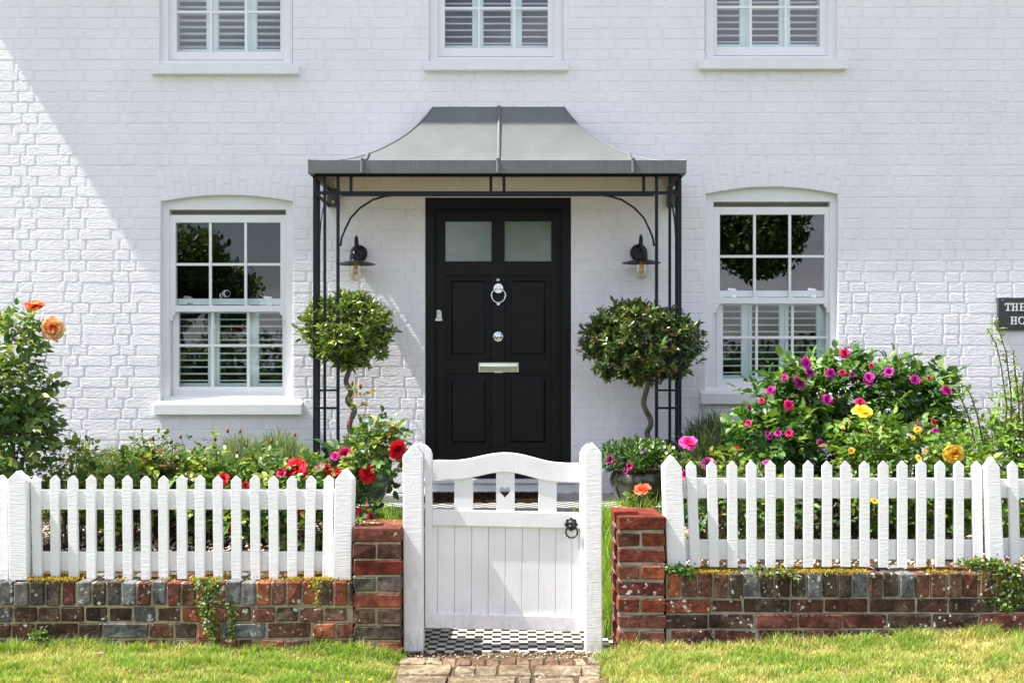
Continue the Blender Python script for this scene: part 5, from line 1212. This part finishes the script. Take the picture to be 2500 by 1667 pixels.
t = rose_bush('rose_bush', 'rose bush with golden yellow blooms in front of the magenta rose', 'rose', b, [(2140, 1080, 5.7, 90, 65, .16), (2240, 1110, 5.7, 110, 70, .18), (2330, 1140, 5.6, 80, 60, .15), (2120, 1160, 5.6, 60, 70, .14), (2230, 1240, 5.65, 120, 80, .17), (2380, 1260, 5.6, 60, 80, .15)], 900, .044, YB, 26, g1, shell=.2)
for px, py, r, cl, fc in ((2105, 1006, 24, [(.95, .55, .02), (.95, .65, .03), (.95, .75, .08)], (0, -.5, .85)), (2329, 1107, 24, YEL, (0, -1, .1)), (2241, 1049, 12, YEL, (0, -.8, .5)), (2078, 1101, 10, YEL, (-.2, -.9, .3)), (2243, 1118, 10, YEL, (0, -.8, .3)), (2258, 1101, 10, [(.9, .6, .2), (.9, .8, .4)], (.2, -.8, .5)), (2057, 1044, 7, [(.9, .4, .1), (.9, .6, .2)], (0, -.8, .5)), (2229, 1068, 7, YEL, (0, -.8, .5)), (2135, 1222, 12, YEL, (0, -.8, .4)), (2072, 1027, 6, [(.8, .3, .25), (.85, .45, .35)], (0, -.7, .6))):
    bloom(t, px, py, 5.36, r * (1.0 if r > 15 else .8), cl, fc, 7 if r > 15 else 4, 1.0)
canes(t, b, [P(2105, 1015, 5.52), P(2329, 1115, 5.52), P(2241, 1060, 5.52)], .005, CANE, 'tall_stems')
b = P(2440, 1330, 6.0); b.z = .34; LB = [(0.120, 0.240, 0.024), (0.192, 0.336, 0.036), (0.084, 0.180, 0.024), (0.264, 0.408, 0.060)]
t = rose_bush('shrub', 'light green feathery shrub with long upright shoots at the right edge', 'shrub', b, [(2440, 1110, 6.0, 90, 90, .2), (2350, 1080, 6.1, 60, 60, .15), (2490, 1050, 6.0, 60, 110, .16), (2440, 1230, 5.8, 90, 70, .18)], 1100, .036, LB, 22, 'shrubs in the flower beds', shell=.2, wr=.5)
shoots = [[(2450, 1090), (2458, 990), (2445, 900), (2432, 840), (2410, 803)], [(2470, 1080), (2468, 960), (2456, 860), (2440, 810), (2427, 787)], [(2490, 1080), (2487, 980), (2477, 900), (2474, 868)], [(2400, 1080), (2385, 1010), (2370, 965), (2355, 940)], [(2380, 1080), (2362, 1010), (2348, 975), (2330, 950)], [(2500, 1060), (2496, 950), (2500, 905)]]
mb = MB(); ps = []; dr = []
for s_ in shoots:
    pp = [P(a, c, 5.9) for a, c in s_]; mb.tube(pp, [.005 - .003 * i / len(pp) for i in range(len(pp))], 5)
    for i in range(len(pp) - 1):
        for u in np.linspace(0, 1, 9): q = pp[i].lerp(pp[i + 1], u); ps.append(tuple(q)); a = random.uniform(0, 6.28); dr.append((math.cos(a), math.sin(a) * .6, .35))
mb.build('shoots', STEM, t, smooth=True); ps = np.array(ps); V, Fc, C = rose_leafset(ps, norm(np.array(dr)), .020, pal(LB, len(ps)), 5, wr=.5); mesh_np('leaf_sprays', V, Fc, C, LEAF, t)
b = P(1720, 1330, 5.6); b.z = .34
t = rose_bush('rose_bush', 'open rose bush with hot pink blooms behind the right fence post', 'rose', b, [(1710, 1170, 5.6, 60, 30, .1), (1660, 1120, 5.6, 30, 18, .05), (1790, 1160, 5.6, 60, 40, .1), (1760, 1260, 5.55, 110, 60, .14), (1880, 1250, 5.6, 90, 70, .15)], 190, .046, RL, 18, g1, shell=.2)
for px, py, r, cl, fc in ((1681, 1082, 21, PINK, (0, -.6, .7)), (1729, 1131, 17, [(.8, .02, .2), (.8, .2, .45)], (.1, -.7, .6)), (1671, 1160, 12, PINK, (-.5, -.8, .2)), (1873, 1131, 11, PINK, (0, -.7, .6)), (1799, 1093, 6, RED, (0, -.5, .8))): bloom(t, px, py, 5.45, r, cl, fc, 6, .9)
canes(t, b, [P(1681, 1095, 5.47), P(1799, 1100, 5.47), P(1729, 1140, 5.47), P(1900, 1100, 5.5)], .004, CANE, 'tall_stems')
n2 = 8; ps = np.array([tuple(P(a, c, 5.45)) for a, c in ((1660, 1108), (1650, 1120), (1745, 1115), (1775, 1112), (1800, 1118), (1700, 1100), (1815, 1100), (1760, 1120))]); V, Fc, C = rose_leafset(ps, norm(rng.normal(0, 1, (n2, 3)) * [1, .4, .3]), .05, pal([(.12, .2, .04), (.2, .26, .03)], n2)); mesh_np('leaf_sprays', V, Fc, C, LEAF, t)
b = P(1569, 1260, 5.7); b.z = .34
t = rose_bush('rose_bush', 'small rose with one orange red bloom behind the red brick pier', 'rose', b, [(1575, 1225, 5.7, 45, 24, .08)], 26, .04, RL, 6, g1)
bloom(t, 1569, 1194, 5.6, 19, ORR, (0, -.5, .85), 5, 1.0)
t = thing('shrub', 'dark leafy undergrowth shrub between the pickets right of the gate', 'shrub', P(2000, 1340, 6.0), 'shrubs in the flower beds')
pos, out = ell_points([(1800, 1250, 5.9, 120, 60, .2), (2000, 1230, 6.0, 150, 80, .25), (2180, 1250, 6.0, 120, 60, .25)], 420, .1); pos[:, 2] = np.maximum(pos[:, 2], .36)
V, Fc, C = rose_leafset(pos, out, .042, pal([(.05, .11, .02), (.08, .15, .03), (.035, .08, .02)], 420)); mesh_np('foliage', V, Fc, C, LEAF, t)
canes(t, [P(px, 1340, 6.0) + Vector((0, 0, 0)) for px in (1760, 1850, 1930, 2010, 2100, 2200)], [tuple(pos[i]) for i in range(50)], .006)
t = thing('shrub', 'dense leafy undergrowth shrub between the pickets left of the gate', 'shrub', P(400, 1345, 5.9), 'shrubs in the flower beds')
pos, out = ell_points([(200, 1220, 6.2, 130, 50, .2), (400, 1210, 6.3, 150, 60, .25), (620, 1220, 6.2, 150, 60, .25)], 380, .1); pos[:, 2] = np.maximum(pos[:, 2], .36)
V, Fc, C = rose_leafset(pos, out, .038, pal(GY[:4], 380)); mesh_np('foliage', V, Fc, C, LEAF, t)
canes(t, [P(px, 1340, 5.9) for px in (150, 260, 380, 500, 620, 720)], [tuple(pos[i]) for i in range(50)], .006)

# ------------------------------------------------------------------ grass, gravel, moss, creepers
def stuff(name, label, V, Fc, C, mat): o = mesh_np(name, V, Fc, C, mat, None, True, 'stuff'); o['label'] = label; o['category'] = name.replace('_', ' '); return o
lawn_zv = np.vectorize(lawn_z)
def on_path(x, y): return (x > X(985, 4.7) - .02 + .02 * np.sin(y * 40)) & (x < X(1462, 4.7) + .02 * np.sin(y * 33))
n = 170000; x = rng.uniform(-2.75, 2.75, n); y = rng.uniform(4.05, 4.80, n); k = ~on_path(x, y); x, y = x[k], y[k]; n = len(x)
patch = np.sin(x * 3.1 + 1) * np.cos(y * 4.2) + .7 * np.sin(x * 9.3 + y * 7) + .5 * np.sin(x * 23 - y * 31); side = (x > 0) * .3
dry = np.clip(.33 + side + patch * .16 + rng.normal(0, .22, n), 0, 1)[:, None]
cl = np.array([mnoise.noise((a * 7, b * 13, 1.3)) + .6 * mnoise.noise((a * 19, b * 30, 4.1)) for a, b in zip(x, y)]); clump = cl > .28
dry = np.clip(dry - .55 * np.clip(cl * 2.2, -.5, 1)[:, None], 0, 1)
col = (1 - dry) * np.array([.235, .37, .05]) + dry * np.array([.58, .52, .21]); col *= rng.uniform(.4, 1.4, (n, 1))
hgt = rng.uniform(.012, .036, n) * np.clip(1 + cl * .9, .6, 1.6) * (1 + .5 * (y > 4.72)) * (1 + .25 * patch.clip(-1, 1)); pos = np.stack([x, y, lawn_zv(x, y) - .002], 1)
V, Fc, C = blades(pos, hgt, rng.normal(0, .55, (n, 3)) * [1, 1, 0], rng.uniform(.0020, .0042, n), np.clip(col, 0, .85)); stuff('grass', 'short sunlit lawn grass with dry straw patches', V, Fc, C, GRASS)
def tuft(label, pts, n, h, lean=(0, 0), cols=((.22, .38, .05), (.32, .46, .08), (.14, .28, .03))):
    base = np.array([tuple(P(a, c, Y_)) for a, c, Y_, z in pts]); base[:, 2] = [q[3] for q in pts]
    i = rng.integers(0, len(pts), n); pos = base[i] + rng.normal(0, .035, (n, 3)) * [1, 1.2, 0]
    V, Fc, C = blades(pos, rng.uniform(.4, 1.15, n) * h, rng.normal(0, .28, (n, 3)) * [1, 1, 0] + np.array([lean[0], lean[1], 0]), rng.uniform(.003, .0055, n), pal(cols, n))
    t = thing('grass_tuft', label, 'grass', tuple(base[0]), 'tall grass tufts beside the path'); mesh_np('blades', V, Fc, C, GRASS, t)
tuft('tall bright grass tuft between the left gate post and red roses', [(905, 1300, 5.9, .34), (940, 1300, 5.9, .34), (970, 1300, 5.8, .33), (990, 1300, 5.7, .3)], 420, .26)
tuft('thin grass leaning into the gate opening', [(1010, 1300, 5.6, .2), (1035, 1300, 5.7, .25), (1060, 1300, 5.7, .2)], 110, .34, (.25, 0))
tuft('tall grass in the gap between right gate post and brick pier', [(1483, 1500, 5.2, .0), (1488, 1450, 5.35, .05), (1480, 1400, 5.5, .12), (1482, 1400, 5.75, .2), (1478, 1300, 6.0, .28), (1490, 1300, 6.1, .3)], 1500, .26)
tuft('tall seeding grass in front of the olive pot', [(1440, 1300, 5.9, .3), (1470, 1300, 5.9, .33), (1520, 1300, 5.8, .34), (1560, 1300, 5.9, .34), (1600, 1300, 5.9, .34)], 420, .27, (.05, 0))
tuft('grass sprigs at the right of the gate opening', [(1385, 1300, 5.8, .22), (1400, 1300, 5.7, .25), (1375, 1300, 5.8, .2)], 120, .26, (-.12, 0))
# gravel
n = 5200; x = np.concatenate([rng.uniform(-3.1, -.58, n // 2), rng.uniform(.62, 3.1, n // 2)]); y = rng.uniform(5.08, 6.5, n); s = rng.uniform(.006, .014, n)
oc = np.array([[1, 0, 0], [-1, 0, 0], [0, 1, 0], [0, -1, 0], [0, 0, .7], [0, 0, -.7]]); tri = np.array([[0, 2, 4], [2, 1, 4], [1, 3, 4], [3, 0, 4], [2, 0, 5], [1, 2, 5], [3, 1, 5], [0, 3, 5]])
V = np.stack([x, y, np.full(n, .352)], 1)[:, None] + oc[None] * s[:, None, None] * rng.uniform(.7, 1.3, (n, 6, 3)); Fc = (np.arange(n) * 6)[:, None, None] + tri[None]
stuff('gravel', 'pale pinkish gravel covering the flower beds', V.reshape(-1, 3), [Fc.reshape(-1, 3)], np.repeat(pal([(.45, .33, .22), (.5, .42, .32), (.30, .20, .13), (.55, .48, .40)], n), 6, 0), m_leaf('pebble', 0, .8, .2))
# small pebbles and dirt at path threshold
n = 480; x = .46 - .96 * rng.uniform(0, 1, n) ** 1.6; y = rng.uniform(4.76, 4.885, n); y = np.where(rng.random(n) < .25, rng.uniform(4.3, 4.78, n), y); s = rng.uniform(.003, .008, n)
V = np.stack([x, y, np.full(n, .0)], 1)[:, None] + oc[None] * s[:, None, None] * rng.uniform(.7, 1.3, (n, 6, 3)); Fc = (np.arange(n) * 6)[:, None, None] + tri[None]
stuff('grit', 'loose grit between the tiles and stone setts', V.reshape(-1, 3), [Fc.reshape(-1, 3)], np.repeat(pal([(.45, .33, .22), (.15, .11, .07), (.30, .20, .13), (.5, .42, .32)], n), 6, 0), m_leaf('grit_stone', 0, .8, .2))
# moss on wall tops
def moss(label, pts, n, cols, h=.012):
    x = rng.uniform(pts[0], pts[1], n); f = np.array([3.2 * mnoise.noise((a * 3.1, 7.7, 0)) + 1.6 * mnoise.noise((a * 14, 2.2, 5)) for a in x]) + rng.normal(0, .45, n) + .25; k = f > pts[5]; x = x[k]; n = len(x); y = rng.uniform(pts[2], pts[3], n)
    V, Fc, C = blades(np.stack([x, y, np.full(n, pts[4]) + rng.uniform(-.004, .004, n)], 1), rng.uniform(.4, 1.2, n) * h, rng.normal(0, .8, (n, 3)) * [1, 1, 0], np.full(n, .005), pal(cols, n, .3)); stuff('moss', label, V, Fc, C, GRASS)
MC = [(.46, .34, .03), (.30, .26, .03), (.55, .40, .05), (.14, .13, .03), (.20, .15, .03)]
moss('yellow moss along the top of the left wall', (X(60, 4.8), X(860, 4.8), 4.806, 4.96, .345, .0), 17000, MC); moss('yellow moss along the top of the right wall', (X(1640, 4.8), X(2500, 4.8), 4.806, 4.96, .380, .3), 17000, MC)
moss('dark and yellow moss on top of the left pier', (X(866, 4.9), X(978, 4.9), 4.87, 5.08, .588, .2), 1300, MC, .007)
def creeper(label, path, n, spread, Y, cols, L=.014, flowers=0):
    t = thing('creeping_plant', label, 'plant', P(path[0][0], path[0][1], Y), 'creeping toadflax on the brick walls')
    i = rng.uniform(0, len(path) - 1.001, n); a = np.array(path); j = i.astype(int); f = (i - j)[:, None]; c = a[j] * (1 - f) + a[j + 1] * f
    c[:, 0] += rng.normal(0, 1, n) * spread * (c[:, 2] if a.shape[1] > 2 else 1); c[:, 1] += rng.normal(0, 6, n)
    pos = np.array([tuple(P(q[0], q[1], Y - .012)) for q in c]); pos[:, 1] -= np.abs(rng.normal(0, .014, n))
    V, Fc, C = leaves(pos, norm(rng.normal(0, 1, (n, 3)) + [0, -.5, -.2]), norm(rng.normal(0, .5, (n, 3)) + [0, -1, .6]), rng.uniform(.6, 1.4, n) * L, np.full(n, .95), pal(cols, n, .3), .15, .05); mesh_np('foliage', V, Fc, C, LEAF, t)
    mb = MB()
    for _ in range(14):
        o_ = random.uniform(-1, 1) * spread * 1.2; mb.tube([P(q[0] + o_ * (q[2] if len(q) > 2 else 1) + random.uniform(-3, 3), q[1], Y - .008) for q in path], .0012, 4)
    mb.build('stems', STEM, t)
    if flowers:
        k = rng.choice(n, flowers, replace=False); p2 = pos[k] + [0, -.012, .004]
        V, Fc, C = leaves(p2, norm(rng.normal(0, 1, (flowers, 3))), norm(rng.normal(0, .3, (flowers, 3)) + [0, -1, .4]), np.full(flowers, .011), np.full(flowers, 1.), pal([(.55, .42, .70), (.65, .55, .75)], flowers), .1, .0); o = mesh_np('flowers', V, Fc, C, PETAL, t); o['kind'] = 'stuff'
CRC = [(.10, .18, .03), (.16, .26, .04), (.06, .12, .02), (.24, .24, .04)]
creeper('trailing toadflax hanging down the left wall from the moss', [(505, 1412, 1.2), (512, 1450, .8), (508, 1490, .5), (518, 1530, .5), (528, 1585, .6)], 620, 16, 4.80, CRC, flowers=22)
creeper('short toadflax trail with green leaves beside the longer one', [(560, 1470, .5), (572, 1510, .4), (566, 1560, .5)], 160, 10, 4.80, CRC)
creeper('flowering toadflax cushion spilling over the right end of the wall', [(2370, 1365, 1.), (2440, 1385, 1.5), (2490, 1400, 1.6), (2480, 1430, 1.2), (2470, 1480, 1.)], 1500, 22, 4.79, CRC, .015, 60)
creeper('small toadflax sprig at the foot of the left wall', [(80, 1552, .6), (105, 1540, .5), (110, 1560, .6)], 150, 10, 4.80, CRC, .017)
creeper('tiny green weeds where right pier meets the fence post', [(1632, 1384, 1), (1660, 1388, 1.), (1690, 1394, .6)], 130, 8, 4.82, [(.04, .11, .02), (.07, .16, .03)], .016)
creeper('thin weeds on the right wall top near the first pickets', [(1820, 1388, 1), (1870, 1394, 1.), (1930, 1390, 1), (1945, 1410, .6)], 200, 9, 4.81, CRC, .012, 10)
creeper('yellow moss patch with stems hanging on the left wall near the pier', [(770, 1416, 1), (778, 1440, .6), (774, 1475, .5)], 200, 7, 4.80, [(.42, .34, .03), (.30, .26, .03), (.16, .15, .03)], .009)
# leaf on the lawn, daisy petal
t = MB(); c = P(243, 1632, 4.62); c.z = lawn_z(c.x, c.y) + .022
Vv, Fc, C = leaves(np.array([[c.x - .02, c.y, c.z]]), np.array([[1, .1, .15]]), np.array([[0, -.4, 1.]]), np.array([.042]), np.array([.75]), np.array([[.16, .03, .01]]), .5, -.1)
o = mesh_np('dead_leaf', Vv, Fc, C, LEAF); tag(o, 'curled dark red dead leaf lying on the lawn at left', 'leaf')
for lab, px, py, cl in (('single white petal lying on the right lawn', 2168, 1561, (.8, .8, .75)), ('tiny yellow flower in the lawn left of the stone path', 848, 1653, (.85, .65, .02)), ('tiny yellow flower low on the right lawn', 2320, 1630, (.85, .65, .02)), ('yellow flower head near the left pier foot', 904, 1649 - 10, (.85, .65, .02))):
    Yq = F * (CH - .07) / (py - HY); c = P(px, py, Yq); n2 = 7; a = np.arange(n2) * 6.283 / n2
    Vv, Fc, C = leaves(np.repeat([[c.x, c.y, lawn_z(c.x, c.y) + .03]], n2, 0), np.stack([np.cos(a), np.sin(a), np.full(n2, .2)], 1), np.repeat([[0, 0, 1.]], n2, 0), np.full(n2, .010), np.full(n2, .8), np.repeat([cl], n2, 0), .2, .1); o = mesh_np('lawn_flower', Vv, Fc, C, PETAL); tag(o, lab, 'flower')

# ------------------------------------------------------------------ across the road: trees and hedge seen mirrored in the windows
def big_tree(label, x, y, h, r, n, cols):
    t = thing('street_tree', label, 'tree', (x, y, -.09), 'trees across the road mirrored in the panes'); mb = MB()
    top = Vector((x, y, h * .55)); mb.tube([(x, y, -.1), (x + .1, y, h * .25), tuple(top)], [.28, .2, .14], 10)
    lob = []
    for k in range(13):
        a = random.uniform(0, 6.28); e = random.uniform(-.25, 1.2); q = Vector((x + math.cos(a) * math.cos(e) * r * .68, y + math.sin(a) * math.cos(e) * r * .68, h * .62 + math.sin(e) * h * .30)); lob.append(q); mb.tube([tuple(top), tuple(top.lerp(q, .5)), tuple(q)], [.1, .07, .02], 6)
    mb.build('trunk', STEM, t, smooth=True)
    c = np.array([tuple(q) for q in lob]); i = rng.integers(0, len(c), n); d = norm(rng.normal(size=(n, 3))); pos = c[i] + d * (rng.uniform(.3, 1, n) ** .5)[:, None] * r * .42
    V, Fc, C = leaves(pos, norm(rng.normal(size=(n, 3))), norm(d + UP), rng.uniform(.09, .19, n), np.full(n, .6), pal(cols, n, .3), .2, .1); mesh_np('crown', V, Fc, C, LEAF, t)
TG = [(.10, .20, .03), (.16, .27, .05), (.07, .14, .03)]
big_tree('round green tree across the road mirrored in the left window', -7.9, -9.5, 4.3, 1.9, 16000, TG)
big_tree('tall dark tree across the road mirrored in the right window', 3.8, -8.6, 6.0, 2.7, 26000, TG)
big_tree('leafy tree across the road mirrored in the door glass', -.2, -11.5, 7.5, 3.0, 9000, TG)
n = 16000; x = rng.uniform(-14, 14, n); pos = np.stack([x, rng.uniform(-9.4, -8.3, n), rng.uniform(-.05, 1.9, n) + .15 * np.sin(x * 2)], 1); d = norm(rng.normal(size=(n, 3)))
V, Fc, C = leaves(pos, d, norm(d + UP), rng.uniform(.1, .2, n), np.full(n, .7), pal(TG, n, .3), .2, .1); o = mesh_np('hedge', V, Fc, C, LEAF); tag(o, 'long dark green hedge across the road facing the house', 'hedge')
